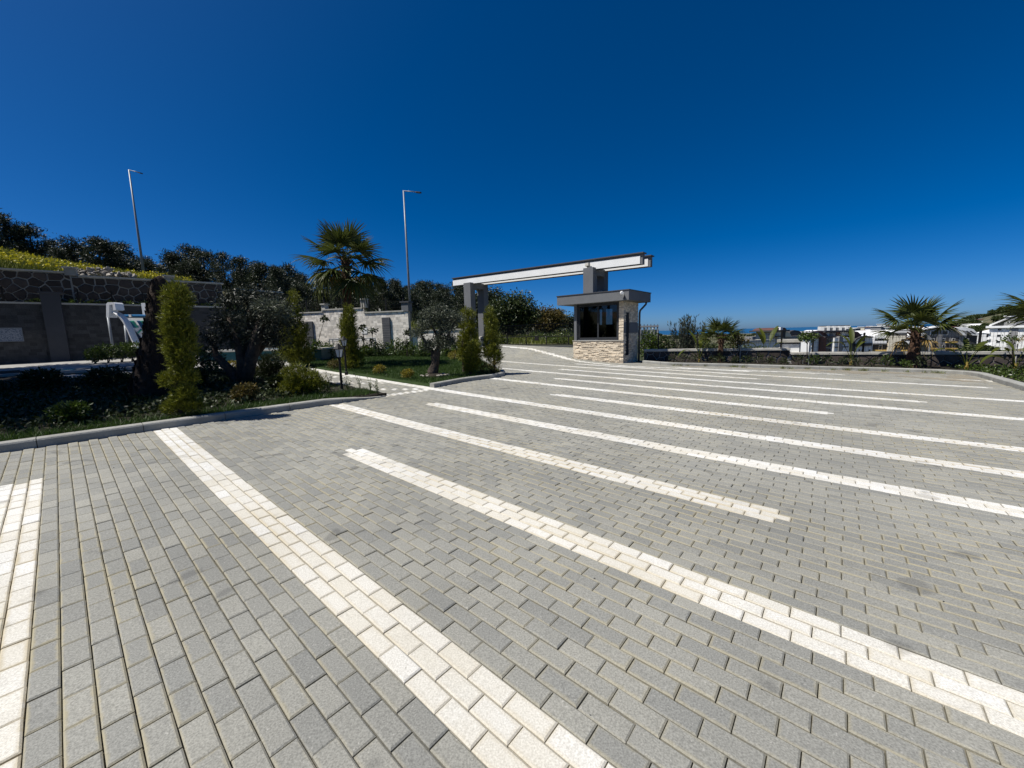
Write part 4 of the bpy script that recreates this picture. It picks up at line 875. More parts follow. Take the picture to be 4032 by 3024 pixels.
def blades(name, pts, h, w, m, lean=.35, parent=None):
    n = len(pts); hh = h*rng.uniform(.5, 1.3, n); d = rng.normal(0, lean, (n, 2)); an = rng.uniform(0, 6.28, n); s_ = np.stack([np.cos(an), np.sin(an), 0*an], 1)*w/2
    tip = pts + np.stack([d[:, 0]*hh, d[:, 1]*hh, hh], 1); V = np.stack([pts - s_, pts + s_, tip], 1).reshape(-1, 3); return tag(link(name, mesh_np(name, V, np.arange(3*n).reshape(-1, 3), m), parent), kind='stuff')
def scatter(poly, n, dz, space='ab'):
    P_ = np.array(poly); lo, hi = P_.min(0), P_.max(0); a = rng.uniform(lo[0], hi[0], n*3); b = rng.uniform(lo[1], hi[1], n*3); k = inpoly(a, b, poly); a, b = a[k][:n], b[k][:n]
    if space == 'ab': x, y = U[0]*a + N[0]*b, U[1]*a + N[1]*b
    else: x, y = a, b
    return np.stack([x, y, zg(x, y) + dz], 1)
# ================================================================ left garden
b = gnd(715, 1645, .06)
conifer('golden_conifer', 'tall golden-green cloud-cut conifer in front of the palm stump', b, lob(b, b.y, [(664, 1172, 8, 26), (690, 1165, 14, 26), (716, 1185, 16, 40), (694, 1245, 24, 40), (678, 1300, 16, 34), (712, 1310, 26, 44), (690, 1365, 22, 30), (730, 1370, 20, 36), (706, 1420, 18, 30), (672, 1505, 20, 16), (705, 1490, 26, 22), (740, 1490, 14, 36), (730, 1555, 26, 24), (690, 1612, 24, 16), (750, 1605, 24, 20), (716, 1590, 26, 20), (718, 1440, 20, 30)]), 4200, LM['gold'], .13)
tp = at(630, 1086, 8.5); b = at(612, 1560, 8.5); b.z = gz(b.x, b.y) + .05; sx_ = tp.x - b.x
ps = thing('palm_stump', 'thick dark cut-off palm trunk with fibrous rounded top beside the conifer', 'palm trunk', b)
hgt = tp.z - b.z; rad = [.42, .40, .37, .33, .29, .25, .22, .19, .17, .15, .11, .03]; 
MB().tube([(0, 0, -.1)] + [(sx_*k/10, 0, hgt*k/10.) for k in range(1, 10)] + [(sx_*.97, 0, hgt*.97), (sx_, 0, hgt)], rad, 16).build('trunk', MT['stumpbark'], ps, smooth=True)
fb = MB()
for k in range(300):
    t_ = random.random(); z = hgt*(.03 + .9*t_); rr_ = np.interp(z/hgt, np.linspace(0, 1, 12), rad)*1.0; an = random.uniform(0, 6.283); q = Vector((math.cos(an)*rr_ + sx_*z/hgt, math.sin(an)*rr_, z)); fb.bar(q, q + Vector((math.cos(an)*.012, math.sin(an)*.012, .12)), .06, .012)
tag(fb.build('fibre', MT['stumpbark'], ps), kind='stuff')
b = gnd(955, 1512, .06); Yb = b.y
lb = lob(b, Yb, [(905, 1185, 55, 45), (965, 1165, 60, 50), (1050, 1180, 62, 45), (1115, 1200, 40, 36), (1005, 1245, 75, 50), (880, 1265, 60, 60), (1085, 1262, 62, 48), (835, 1330, 50, 45), (925, 1325, 70, 55), (1090, 1335, 56, 46), (1010, 1320, 55, 40), (1130, 1270, 30, 40)])
def lim(b, Y, pts, r0): return ([Vector((0, 0, -.1)) if k == 0 else at(x, y, Y + dy) - b for k, (x, y, dy) in enumerate(pts)], [r0*(1 - .72*k/(len(pts) - 1)) for k in range(len(pts))])
tree('olive_tree', 'large multi-stemmed dark olive tree in the shaded garden', b,
     [lim(b, Yb, [(955, 1512, 0), (900, 1450, 0), (850, 1400, .1), (840, 1340, .2)], .15), lim(b, Yb, [(955, 1512, 0), (950, 1420, -.1), (935, 1350, -.1), (900, 1250, 0)], .15), lim(b, Yb, [(955, 1512, 0), (965, 1420, .1), (985, 1330, .2), (980, 1220, .2)], .17), lim(b, Yb, [(955, 1512, 0), (985, 1420, 0), (1020, 1300, -.1), (1045, 1210, 0), (1080, 1180, 0)], .2), lim(b, Yb, [(955, 1512, 0), (1000, 1400, .2), (1060, 1330, .2), (1090, 1290, .2)], .15)],
     lb, 9000, LM['dolive'], .1, .03, cat='olive tree', lo=.2)
P_, d_ = lobepts(lob(b, Yb - .5, [(1070, 1215, 60, 30), (1110, 1235, 40, 30), (1030, 1200, 40, 25)]), 1400, .3); foliage('leaf_spray', P_, d_ + rng.normal(0, .6, P_.shape), .1, .026, LM['olive'], [o for o in col.objects if o.name.startswith('olive_tree')][0])
b = gnd(1160, 1440, .07)
conifer('golden_conifer', 'golden-green conifer between the olive tree and the travertine wall', b, lob(b, b.y, [(1158, 1175, 9, 22), (1143, 1215, 22, 30), (1155, 1265, 32, 40), (1168, 1312, 40, 42), (1148, 1345, 34, 36), (1170, 1385, 46, 38), (1180, 1418, 46, 26), (1130, 1400, 28, 24)]), 3600, LM['gold'], .2)
b = gnd(1190, 1556, .06)
conifer('juniper_shrub', 'spreading golden-green juniper near the path entrance, with dark right side', b, lob(b, b.y, [(1165, 1478, 38, 30), (1200, 1500, 46, 42), (1150, 1528, 36, 28), (1190, 1535, 50, 26), (1238, 1515, 30, 36)]), 1700, LM['gold'], .13, trunk=.03, cat='shrub')
b = gnd(962, 1585, .06); bush('bronze_shrub', 'rounded bronze-green shrub before the olive trunk', b, lob(b, b.y, [(960, 1545, 42, 36), (940, 1555, 28, 26), (985, 1540, 26, 26)]), 1500, LM['brown'], .055, .03)
b = gnd(272, 1668, .06); bush('leafy_shrub', 'low leafy shrub alone in the deep shade at far left', b, lob(b, b.y, [(250, 1620, 44, 30), (300, 1615, 40, 30), (270, 1640, 50, 26)]), 1300, LM['green'], .07, .035)
b = gnd(1070, 1492, .06); conifer('ball_conifer', 'dark rounded conifer between olive trunk and path', b, lob(b, b.y, [(1070, 1435, 38, 42), (1085, 1465, 40, 30), (1055, 1465, 30, 28)]), 1500, LM['dark'], .13, trunk=.03, cat='shrub')
b = gnd(1010, 1478, .06); bush('yellow_shrub', 'small yellow shrub just right of the olive trunk', b, lob(b, b.y, [(1008, 1462, 20, 18)]), 500, LM['yellow'], .06, .03)
b = gnd(913, 1452, .06); bush('yellow_shrub', 'small yellow-green shrub seen between the olive stems', b, lob(b, b.y, [(913, 1436, 22, 16)]), 500, LM['yellow'], .06, .03)
b = gnd(835, 1480, .06); bush('leafy_shrub', 'small green shrub left of the olive stems by the pool', b, lob(b, b.y, [(835, 1450, 26, 26), (790, 1400, 22, 20)]), 700, LM['green'], .07, .035)
for k, (px, py, rx, ry) in enumerate([(370, 1392, 32, 20), (420, 1380, 42, 26), (475, 1376, 44, 26), (520, 1372, 30, 24)]):
    b = at(px, 1400, 16.2 + .3*k); b.z = gz(b.x, b.y); bush('hedge_shrub', ['leftmost', 'second', 'third', 'rightmost'][k] + ' leafy shrub of the row under the pool slide', b, lob(b, b.y, [(px, py, rx, ry), (px, py + 14, rx, ry*.8)]), 700, LM['green'], .1, .05, group='hedge shrubs under the slide')
for k in range(13):
    x = LA.x + LD.x*(.9 + k*.62) + LBK.x*.68; y = LA.y + LD.y*(.9 + k*.62) + LBK.y*.68
    bush('climber_shrub', 'small bright green shrub between the two shaded walls, ' + ORD[k] + ' from the left', Vector((x, y, 3.37)), [(0, 0, .16, .3, .25, random.uniform(.12, .24))], 150, LM['green'], .11, .06, group='shrubs between the shaded walls')
# broad trees just beyond the left edge of the view shade this garden
for k in range(9):
    x, y, h_ = (-12.6, -13.6, -14.6, -15.8, -17.4, -19.6, -21.8, -17.6, -24.5, -22.8)[k], (2.6, 4.6, 6.4, 8.2, 9.8, 11.6, 13.4, 6.2, 12, 15.0)[k], (7.4, 8.8, 9.6, 10.4, 11, 10.5, 10.5, 11.5, 11, 10.5)[k]
    b = Vector((x, y, gz(x, y) - .1)); lbs = [(random.uniform(-1.3, 1.3), random.uniform(-1.3, 1.3), h_*random.uniform(.45, 1.25), 1.25, 1.25, 1.2) for _ in range(10)]
    tree('shade_tree', 'tall dense evergreen outside the left picture edge, ' + ORD[k] + ' counted from the camera', b, [([(0, 0, -.2), (.1, 0, h_*.5), (0, .1, h_)], [.2, .14, .07])] + [([(.05, 0, h_*.4), (l[0]*.5, l[1]*.5, (l[2] + h_*.4)/2), l[:3]], [.08, .05, .02]) for l in lbs[:6]], lbs, 5200, LM['dark'], .34, .17, group='shade trees at left', lo=.1)

for k, (px, py, rx, ry, by) in enumerate([(815, 1400, 50, 44, 1470), (760, 1480, 40, 30, 1530), (1100, 1500, 36, 26, 1535), (560, 1500, 50, 40, 1560), (420, 1480, 60, 36, 1530), (150, 1490, 60, 34, 1540)]):  # unseen shrubs, added to fill out the garden's dark shade
    b = gnd(px, by, .06); bush('added_dark_shrub', 'added dark shrub deepening the garden shade, ' + ['just left of the olive stems', 'between conifer and olive', 'between olive trunk and juniper', 'left of the palm stump', 'in the deep shade before the slide', 'in the deep shade at far left'][k], b, lob(b, b.y, [(px, py, rx, ry), (px - rx*.5, py + 8, rx*.6, ry*.8), (px + rx*.5, py + 12, rx*.6, ry*.7), (px, by - 14, rx*.8, 18)]), 1500, LM['dark'], .09, .045, group='added dark shrubs deepening the garden shade')
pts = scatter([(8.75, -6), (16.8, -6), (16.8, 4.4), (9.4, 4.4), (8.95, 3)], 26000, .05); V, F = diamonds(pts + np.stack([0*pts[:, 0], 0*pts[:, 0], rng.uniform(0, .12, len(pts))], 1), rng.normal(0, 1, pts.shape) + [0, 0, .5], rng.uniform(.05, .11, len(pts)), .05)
tag(tag(link('added_darkening_leaves', mesh_np('added_darkening_leaves', V, F, LM['dark'])), 'added dark leaf cover deepening the shade of the left garden', 'ground cover'), kind='stuff')  # unseen leaf layer added to darken the shaded garden floor
# ================================================================ right garden
b = gnd(1383, 1434, .07); palm('tall fan palm with shaggy dark crown before the travertine wall', b, 4.35, .27, .155, 36, 1.3, 3, dry=3, low=-44, lean=(.1, 0))
b = gnd(1388, 1452, .07)
conifer('golden_conifer', 'slim golden-green conifer hiding the foot of the tall palm', b, lob(b, b.y, [(1372, 1218, 5, 14), (1376, 1245, 13, 28), (1371, 1285, 23, 36), (1379, 1330, 26, 36), (1373, 1372, 30, 30), (1395, 1400, 24, 28), (1390, 1432, 36, 24)]), 2600, LM['gold'], .17)
b = gnd(1712, 1480, .075); Yb = b.y
tree('olive_tree', 'small gnarled olive tree with silvery crown on the lawn', b,
     [lim(b, Yb, [(1712, 1480, 0), (1700, 1462, 0), (1716, 1430, .05), (1708, 1405, 0), (1728, 1370, 0), (1735, 1310, 0), (1740, 1260, 0)], .17), lim(b, Yb, [(1712, 1470, 0), (1716, 1420, 0), (1700, 1380, .1), (1670, 1340, .2), (1655, 1310, .2)], .1), lim(b, Yb, [(1712, 1470, 0), (1728, 1380, 0), (1760, 1330, -.1), (1790, 1270, 0)], .08), lim(b, Yb, [(1712, 1470, 0), (1730, 1340, 0), (1700, 1280, .1), (1690, 1250, 0)], .07)],
     lob(b, Yb, [(1733, 1212, 26, 20), (1700, 1238, 44, 26), (1748, 1245, 44, 30), (1795, 1252, 34, 26), (1676, 1282, 38, 24), (1755, 1292, 38, 30), (1650, 1312, 36, 20), (1738, 1340, 40, 36), (1690, 1360, 30, 24), (1775, 1340, 26, 24)]), 6500, LM['olive'], .1, .026, cat='olive tree', lo=.15)
rk = thing('stone_ring', 'ring of small stones and soil round the foot of the lawn olive', 'stones', b)
MB().tube([(0, 0, -.06), (0, 0, .03), (0, 0, .09)], [.42, .36, .16], 14).build('mound', MT['soil'], rk)
for k in range(34):
    an = random.uniform(0, 6.28); rr_ = random.uniform(.2, .44); o = link('stone', rock_me[k % 4], rk, (math.cos(an)*rr_, math.sin(an)*rr_, .04)); s = random.uniform(.03, .07); o.scale = (s*1.3, s, s); o.rotation_euler = (0, 0, an*3)
for nm, Yd, n, items, lab in (
   ('golden_conifer', 0, 2300, [(1927, 1238, 10, 22), (1932, 1272, 22, 26), (1936, 1312, 20, 34), (1930, 1350, 20, 32), (1937, 1388, 32, 32), (1948, 1412, 24, 30)], 'slender golden conifer at the lawn corner, nearest the entrance'),
   ('golden_conifer', .5, 2300, [(1829, 1238, 9, 20), (1856, 1250, 12, 20), (1842, 1295, 26, 30), (1852, 1335, 22, 30), (1826, 1345, 18, 24), (1846, 1380, 26, 26), (1826, 1400, 20, 22)], 'forked golden conifer left of the corner conifer'),
   ('golden_conifer', -.4, 1700, [(1862, 1395, 26, 30), (1858, 1430, 30, 26), (1868, 1370, 18, 18), (1852, 1460, 16, 18)], 'low bushy golden conifer in front of the forked one'),
   ('bronze_shrub', -.3, 900, [(1915, 1452, 34, 20), (1895, 1440, 22, 22), (1950, 1445, 24, 20)], 'reddish bronze low shrub at the foot of the corner conifers')):
    px, py = items[-1][0], 1462 if 'bronze' in nm else 1466
    b = gnd(px, py + (8 if Yd < 0 else 0), .075); lbs = lob(b, b.y, items)
    if nm == 'golden_conifer': conifer(nm, lab, b, lbs, n, LM['gold'], .15)
    else: bush(nm, lab, b, lbs, n, LM['brown'], .06, .03)
for px, py, m_, lab in ((1490, 1472, 'yellow', 'small yellow shrub on the lawn, left of the two near the olive'), (1603, 1490, 'yellow', 'small yellow shrub on the lawn, nearest the olive tree'), (1315, 1452, 'brown', 'small bronze-yellow shrub on the lawn behind the near lantern'), (1786, 1416, 'yellow', 'small yellow-green shrub on the lawn right of the olive')):
    b = gnd(px, py, .07); bush('yellow_shrub', lab, b, lob(b, b.y, [(px, py - 18, 23, 18), (px + 8, py - 22, 16, 14)]), 600, LM[m_], .055, .028)
for k, (px, py, rx, ry, Y) in enumerate([(1245, 1390, 34, 30, 18.5), (1288, 1388, 34, 34, 19), (1445, 1385, 30, 26, 20.5), (1492, 1378, 40, 32, 21), (1556, 1370, 44, 34, 21.5), (1618, 1375, 40, 30, 21.5), (1672, 1372, 36, 32, 21), (1760, 1368, 36, 30, 21.5), (1805, 1372, 26, 26, 20.5)]):
    b = at(px, py + ry*1.05, Y); b.z = gz(b.x, b.y) + .07
    bush('hedge_shrub', 'glossy green shrub, ' + ['first', 'second', 'third', 'fourth', 'fifth', 'sixth', 'seventh', 'eighth', 'ninth'][k] + ' from the left along the travertine wall', b, lob(b, Y, [(px, py, rx, ry), (px + random.uniform(-10, 10), py - ry*.3, rx*.6, ry*.9), (px, py + ry*.6, rx, ry*.7)]), 850, LM['green'], .13, .06, group='shrubs along the travertine wall', lo=.3)
for k, (x0, y0, x1, y1, Y) in enumerate([(1235, 1400, 1278, 1255, 21), (1432, 1395, 1428, 1290, 20.5), (1458, 1380, 1468, 1302, 21), (1600, 1400, 1602, 1310, 20.5), (1222, 1420, 1245, 1350, 17.5)]):
    b = at(x0, y0, Y); b.z = gz(b.x, b.y) + .07; q = at(x1, y1, Y) - b
    s_ = tree('sapling', ['long leaning bare sapling with a leaf tuft before the travertine wall', 'staked sapling before the notice plate', 'thin sapling right of the railing', 'sapling at the right end of the travertine wall', 'small sapling with yellowish leaves left of the railing'][k], b, [([(0, 0, -.1), q*.5 + Vector((.02, 0, 0)), q], [.02, .015, .01])], [(q.x, q.y, q.z, .2, .2, .17)] + ([(q.x*.6, q.y*.6, q.z*.6, .14, .14, .12)] if k != 0 else []), 90, LM['dark' if k < 4 else 'green'], .16, .09, group='young saplings along the wall', lo=.1)
    if k in (1, 3): MB().tube([(.06, 0, -.05), (.06, 0, q.z*.75)], .02, 6).build('stake', MT['bark'], s_)
# weeds at the path corner
for k, (px, py) in enumerate([(1300, 1520), (1372, 1532), (1462, 1546), (1492, 1552), (1418, 1530)]):
    b = gnd(px, py, .06); r_ = thing('weed', 'spindly weed at the garden corner by the path, ' + ['leftmost', 'second from left', 'tall one near the path tip', 'rightmost', 'middle one'][k], 'weed', b, 0, 'weeds at the path corner'); mb = MB(); P_ = []; D_ = []
    for q in range(6):
        tip = Vector((random.uniform(-.12, .12), random.uniform(-.12, .12), random.uniform(.18, .42))); mb.tube([(0, 0, -.03), tip*.5, tip], [.004, .003, .002], 4)
        for z in np.linspace(.3, 1, 6): P_.append(tuple(tip*z)); D_.append((random.uniform(-1, 1), random.uniform(-1, 1), .6))
    mb.build('stem', LM['green'], r_); foliage('leaves', np.array(P_), np.array(D_), .05, .022, LM['green'], r_)

# ================================================================ grass
pts = scatter([(8.34, 6.52), (8.62, 7.9), (8.62, 8.95), (8.9, 9.9), (10.0, 10.85), (13, 13.1), (17, 15.8), (20, 15), (19, 9), (17.5, 6.52)], 90000, .07)
tag(blades('lawn_grass', pts, .065, .010, LM['grass']), 'short green lawn grass round the small olive tree', 'grass')
pts = np.concatenate([scatter([(8.22, -6), (8.75, -6), (8.65, 1), (8.95, 4), (8.9, 4.8), (8.22, 4.75)], 15000, .06), scatter([(8.6, -1), (14, -1), (14, 4.8), (8.6, 4.8)], 9000, .06)])
tag(blades('kerb_grass', pts, .10, .010, LM['grass'], .5), 'ragged grass strip behind the left kerb', 'grass')
wp_ = []
for (p, q) in zip([XY(5.7, 17.95), XY(3.41, 18.97), XY(.61, 19.72), XY(-1.21, 20.3)], [XY(3.41, 18.97), XY(.61, 19.72), XY(-1.21, 20.3), XY(-2.9, 20.5)]):
    for k in range(6): c_ = p + (q - p)*random.random() - N*random.uniform(.0, .12); wp_ += [(c_[0] + random.gauss(0, .05), c_[1] + random.gauss(0, .05), gz(*c_)) for _ in range(26)]
tag(blades('kerb_weeds', np.array(wp_), .12, .012, LM['meadow'], .7), 'small weeds sprouting along the foot of the right kerb', 'weeds')
# ================================================================ right bed
RB = [(2836, 1426, 'short fan palm with spreading green crown beside the guard booth wall', 1.28, .14, .11, 18, .82, 21, 0, 8), (3592, 1447, 'broad fan palm with brown lower fronds before the white apartments', 1.62, .27, .15, 18, 1.16, 8, 3, 6), (4130, 1480, 'fan palm cut off by the right picture edge', 1.85, .24, .15, 16, 1.1, 33, 2, 6)]
for px, py, lab, h_, r0, r1, nf, sz, sd, dr, lo_ in RB:
    b = gnd(px, py, .06); palm(lab, b, h_, r0, r1, nf, sz, sd, dry=dr, low=lo_)
strelitzia('broad-leaved plant with one drooping pale leaf near the booth', gnd(2752, 1427, .06), [(190, 35, 1.3, 2), (120, 75, 1.5, 0), (60, 60, 1.4, 1), (250, 55, 1.3, 1), (330, 68, 1.2, 0)], 0.86)
strelitzia('upright broad-leaved plant beside the white pier', gnd(3014, 1428, .06), [(175, 50, 1.6, 2), (95, 80, 1.5, 0), (30, 68, 1.75, 0), (200, 72, 1.4, 0), (300, 60, 1.2, 1)], 0.90)
strelitzia('broad-leaved plant with orange stalks between pier and broad palm', gnd(3350, 1438, .06), [(178, 62, 1.5, 2), (110, 80, 1.4, 1), (60, 78, 1.6, 0), (10, 65, 1.2, 1), (270, 70, 1.3, 0)], 0.86)
strelitzia('wide broad-leaved plant right of the broad palm', gnd(3805, 1455, .06), [(180, 40, 1.5, 1), (20, 42, 1.6, 0), (150, 65, 1.3, 1), (50, 60, 1.3, 0), (270, 60, 1.1, 1), (340, 25, 1.2, 1)], 0.86)
strelitzia('broad-leaved plant with arching torn leaves at the right edge', gnd(3995, 1462, .06), [(185, 55, 1.4, 2), (170, 35, 1.3, 2), (90, 78, 1.2, 1), (10, 60, 1.3, 1), (300, 60, 1.2, 2)], 0.82)
for k, (px, py, cx_, cy_, rx, ry, lab) in enumerate([(3178, 1436, 3178, 1325, 36, 20, 'staked sapling with round yellow-green crown right of the white pier'), (2908, 1428, 2915, 1340, 44, 24, 'thin sapling with dark crown left of the white pier'), (3990, 1450, 3985, 1330, 36, 22, 'thin sapling with sparse crown before the tall white block')]):
    b = gnd(px, py, .06); Y = b.y; tp = at(cx_, cy_, Y) - b
    s_ = tree('sapling', lab, b, [([(0, 0, -.1), tp*.5, tp], [.022, .018, .012]), ([tp*.7, tp + Vector((.15, 0, .05))], [.012, .005]), ([tp*.75, tp + Vector((-.15, .1, .05))], [.012, .005])], lob(b, Y, [(cx_, cy_, rx, ry), (cx_ - rx*.5, cy_ + 8, rx*.5, ry*.7), (cx_ + rx*.5, cy_ + 6, rx*.5, ry*.7)]), (420, 300, 110)[k], LM[('green', 'brown', 'green')[k]], .1, .06, group='staked saplings in the right bed', lo=.15)
    MB().tube([(.07, .02, -.06), (.06, .02, tp.z*.8)], .02, 6).build('stake', MT['coping'], s_)
kr = [XY(*q) for q in ((6.2, 18.3), (3.41, 19.02), (.61, 19.77), (-1.21, 20.37), (-2.7, 20.62))]; k = 0
for (p, q) in zip(kr, kr[1:]):
    n_ = int(np.linalg.norm(q - p)/.42)
    for s_ in range(n_):
        c_ = p + (q - p)*(s_ + .5)/n_ + N*random.uniform(.35, 1.2); x, y = c_
        rr_ = random.uniform(.16, .3); k += 1; bush('oleander', 'low oleander bush in the bed along the boundary wall, ' + ORD[k - 1] + ' from the booth', Vector((x, y, gz(x, y) + .06)), [(0, 0, rr_*.9, rr_, rr_, rr_), (random.uniform(-.1, .1), 0, rr_*1.3, rr_*.6, rr_*.6, rr_*.6)], 130, LM['dark' if random.random() < .7 else 'green'], .13, .03, group='oleanders along the boundary wall', up=.8, lo=.15, stems=3)
pts = scatter([tuple(XY(*q)) for q in ((-3.75, 19.8), (-3.75, 8))] + [(18.5, 8), (24, 11.5), (20, 14.2), (17.3, 15.2)], 12000, .06, 'xy')
V, F = diamonds(pts + np.stack([0*pts[:, 0], 0*pts[:, 0], rng.uniform(0, .16, len(pts))], 1), rng.normal(0, 1, pts.shape) + [0, 0, .8], rng.uniform(.05, .11, len(pts)), .05); tag(tag(link('ground_cover', mesh_np('ground_cover', V, F, LM['green'])), 'leafy ground cover behind the kerb corner at right', 'ground cover'), kind='stuff')

# ================================================================ behind the boundary wall: hedge, feathery shrub, brush
for k, (px, py, rx, ry, Y, m_, n, lab) in enumerate([(2560, 1345, 40, 45, 23.5, 'green', 1500, 'tall green bush behind the wall right of the booth'), (2625, 1360, 30, 34, 23, 'tree', 800, 'dark bush behind the mesh fence beside the feathery shrub'), (2880, 1375, 60, 26, 25, 'tree', 1000, 'bush behind the mesh fence beyond the short palm'), (2980, 1385, 50, 22, 26, 'green', 900, 'low bush behind the fence left of the white pier'), (2790, 1370, 40, 30, 24, 'tree', 900, 'bush behind the fence under the short palm crown')]):
    b = at(px, 1440, Y); b.z = tz(b.x, b.y); bush('wild_bush', lab, b, lob(b, Y, [(px, py, rx, ry), (px - rx*.4, py - ry*.3, rx*.6, ry*.7), (px + rx*.4, py + 5, rx*.6, ry*.8), (px, py + ry, rx, ry)]), n, LM[m_], .14, .08, lo=.3)
b = at(2705, 1440, 26); b.z = tz(b.x, b.y)
fs_ = thing('feathery_shrub', 'tall feathery grey-green tamarisk behind the wall right of the booth', 'shrub', b); mb = MB(); P_ = []; D_ = []
for k in range(46):
    px = random.choice([2640, 2665, 2695, 2705, 2735, 2750, 2680, 2720, 2770]) + random.gauss(0, 9); top = 1235 + abs(px - 2715)*.5 + random.uniform(0, 70); tp = at(px, top, 26 + random.uniform(-.5, .5)) - b; ft = Vector((tp.x*.45, tp.y*.4, 0)); mb.tube([ft, (ft + tp)/2, tp], [.03, .018, .004], 4)
    for z in rng.uniform(.22, 1, 75): q = ft.lerp(tp, z); P_.append((q.x + random.gauss(0, .05), q.y + random.gauss(0, .05), q.z)); D_.append((random.gauss(0, .35), random.gauss(0, .35), 1))
mb.build('stem', MT['bark'], fs_); foliage('plume', np.array(P_), np.array(D_), .26, .05, LM['reed'], fs_)
# trees and brush beyond the gate
for k, (items, Y, m_, n, lab) in enumerate([([(1985, 1215, 50, 45), (2040, 1200, 60, 42), (2080, 1240, 44, 40), (1960, 1260, 60, 40), (2030, 1265, 70, 40)], 38, 'tree', 3800, 'large dark green tree behind the sliding gate'), ([(2145, 1245, 40, 28), (2190, 1250, 36, 26), (2165, 1275, 50, 24), (2110, 1265, 34, 24)], 42, 'brown', 2600, 'brownish green tree behind the gate, left of the booth'), ([(1905, 1190, 46, 36), (1945, 1172, 40, 32), (1880, 1228, 56, 36), (1950, 1225, 46, 36), (1850, 1200, 40, 34)], 47, 'pine', 3600, 'dark tree mass directly behind the left gateway pillar'), ([(2230, 1265, 40, 18), (2260, 1268, 40, 18), (2210, 1272, 30, 16)], 55, 'pine', 1500, 'dark bush row far behind the gate beside the booth')]):
    b = at(items[0][0] + 20, 1330, Y); b.z = tz(b.x, b.y); lbs = lob(b, Y, items)
    tree('gate_tree', lab, b, [([(0, 0, -.3), (0, 0, lbs[0][2]*.6), lbs[0][:3]], [.18, .12, .04])] + [([(0, 0, lbs[0][2]*.3), l[:3]], [.1, .03]) for l in lbs[1:]], lbs, n*3, LM[m_], .24, .13, lo=.25, clump=8)
gbx = sorted(random.uniform(1925, 2300) for _ in range(16))
for k in range(16):
    px = gbx[k]; Y = random.uniform(29, 36); b = at(px, 1340, Y); b.z = tz(b.x, b.y); s_ = random.uniform(.5, 1.0)
    bush('gate_brush', 'wild green brush on the slope behind the sliding gate, ' + ORD[k] + ' from the left', b, [(0, 0, s_*.5, s_*.8, s_*.8, s_*.6), (.4, 0, s_*.4, s_*.5, s_*.5, s_*.5)], 420, LM['green' if k % 3 else 'meadow'], .13, .06, group='brush behind the gate', lo=.2)

# ================================================================ hillside: pines, scrub, meadow
def pine_proto(seed):
    rr = np.random.default_rng(seed); r_ = thing('pine_tree', 'dark pine on the hillside skyline', 'pine', (0, 0, 0), 0, 'pines on the hillside'); h = 1.0
    MB().tube([(0, 0, -.08), (.01, 0, .5), (.0, .01, .95)], [.028, .018, .005], 6).build('trunk', MT['bark'], r_)
    P_ = []; D_ = []
    for k in range(72):
        z = .16 + .82*rr.random()**.9; rmax = .36*(1 - z)**.55*(.55 + .45*math.sin(z*9 + seed))+.05; an = rr.uniform(0, 6.28); ra = rmax*rr.uniform(.35, 1.0); c_ = np.array([math.cos(an)*ra, math.sin(an)*ra, z + .05*ra])
        m_ = 60; P_.append(c_ + rr.normal(0, 1, (m_, 3))*np.array([.05, .05, .03])); D_.append(unit(rr.normal(0, 1, (m_, 3)) + np.array([math.cos(an)*.5, math.sin(an)*.5, .6])))
    foliage('crown', np.concatenate(P_), np.concatenate(D_), .055*rr.uniform(.6, 1.3, 72*60), .012, LM['pine'], r_); return r_
PR = [pine_proto(s_) for s_ in (1, 2, 3, 4, 5)]
cnt = 0; tries = 0
while cnt < 285 and tries < 6000:
    tries += 1; th = random.uniform(-57, 8); r_ = random.uniform(46, 108) if th > -36 else random.uniform(58, 100)
    if th > -2 and r_ < 70: continue
    x, y = r_*math.sin(R(th)), r_*math.cos(R(th)); s_ = random.choice((random.uniform(3.6, 5.4), random.uniform(4.6, 6.6)))*(.62 if th > -4 else 1)*(.8 if r_ < 60 else 1)
    dup(PR[cnt % 5], (x, y, tz(x, y) - .1), random.uniform(0, 6.28), (s_*random.uniform(.9, 1.25), s_*random.uniform(.9, 1.25), s_*random.uniform(.8, 1.2))); cnt += 1
for k, p in enumerate(PR):
    th, r_ = (-50, -44, -30, -16, -40)[k], (66, 70, 80, 88, 75)[k]; x, y = r_*math.sin(R(th)), r_*math.cos(R(th)); p.location = (x, y, tz(x, y) - .1); p.scale = (6.2, 6.2, 6)
def polar(n, t0, t1, r0, r1):
    th = np.radians(rng.uniform(t0, t1, n)); r_ = np.sqrt(rng.uniform(r0*r0, r1*r1, n)); x, y = r_*np.sin(th), r_*np.cos(th); return np.stack([x, y, terr(x, y)], 1)
c_ = np.concatenate([polar(700, -40, 10, 42, 110), polar(260, -35, 12, 36, 60), polar(200, 8, 24, 30, 120)]); q = np.repeat(c_, 26, 0); sz = np.repeat(rng.uniform(.35, 1.1, len(c_)), 26)[:, None]
q = q + rng.normal(0, 1, q.shape)*sz*np.array([.75, .75, .35]) + np.array([0, 0, .3]); V, F = diamonds(q, rng.normal(0, 1, q.shape) + [0, 0, .6], .5*sz[:, 0], .2*sz[:, 0])
tag(tag(link('hillside_scrub', mesh_np('hillside_scrub', V, F, LM['pine'])), 'dark scrub covering the hillside below the pines', 'scrub'), kind='stuff')
pts = polar(34000, -64, -39, 31.2, 46); nz_ = np.sin(pts[:, 0]*1.9 + np.sin(pts[:, 1]*1.3)*2) + np.sin(pts[:, 1]*2.7 + pts[:, 0]*.9) + rng.normal(0, .7, len(pts)); tag(tag(blades('meadow_grass', pts, .75, .05, LM['meadow'], .3), 'tall yellow-green meadow on the slope behind the rubble wall', 'meadow'), kind='stuff')
fl_ = pts[nz_ > .55] + np.stack([rng.normal(0, .1, 1), rng.normal(0, .1, 1), np.array([.62])], 1)
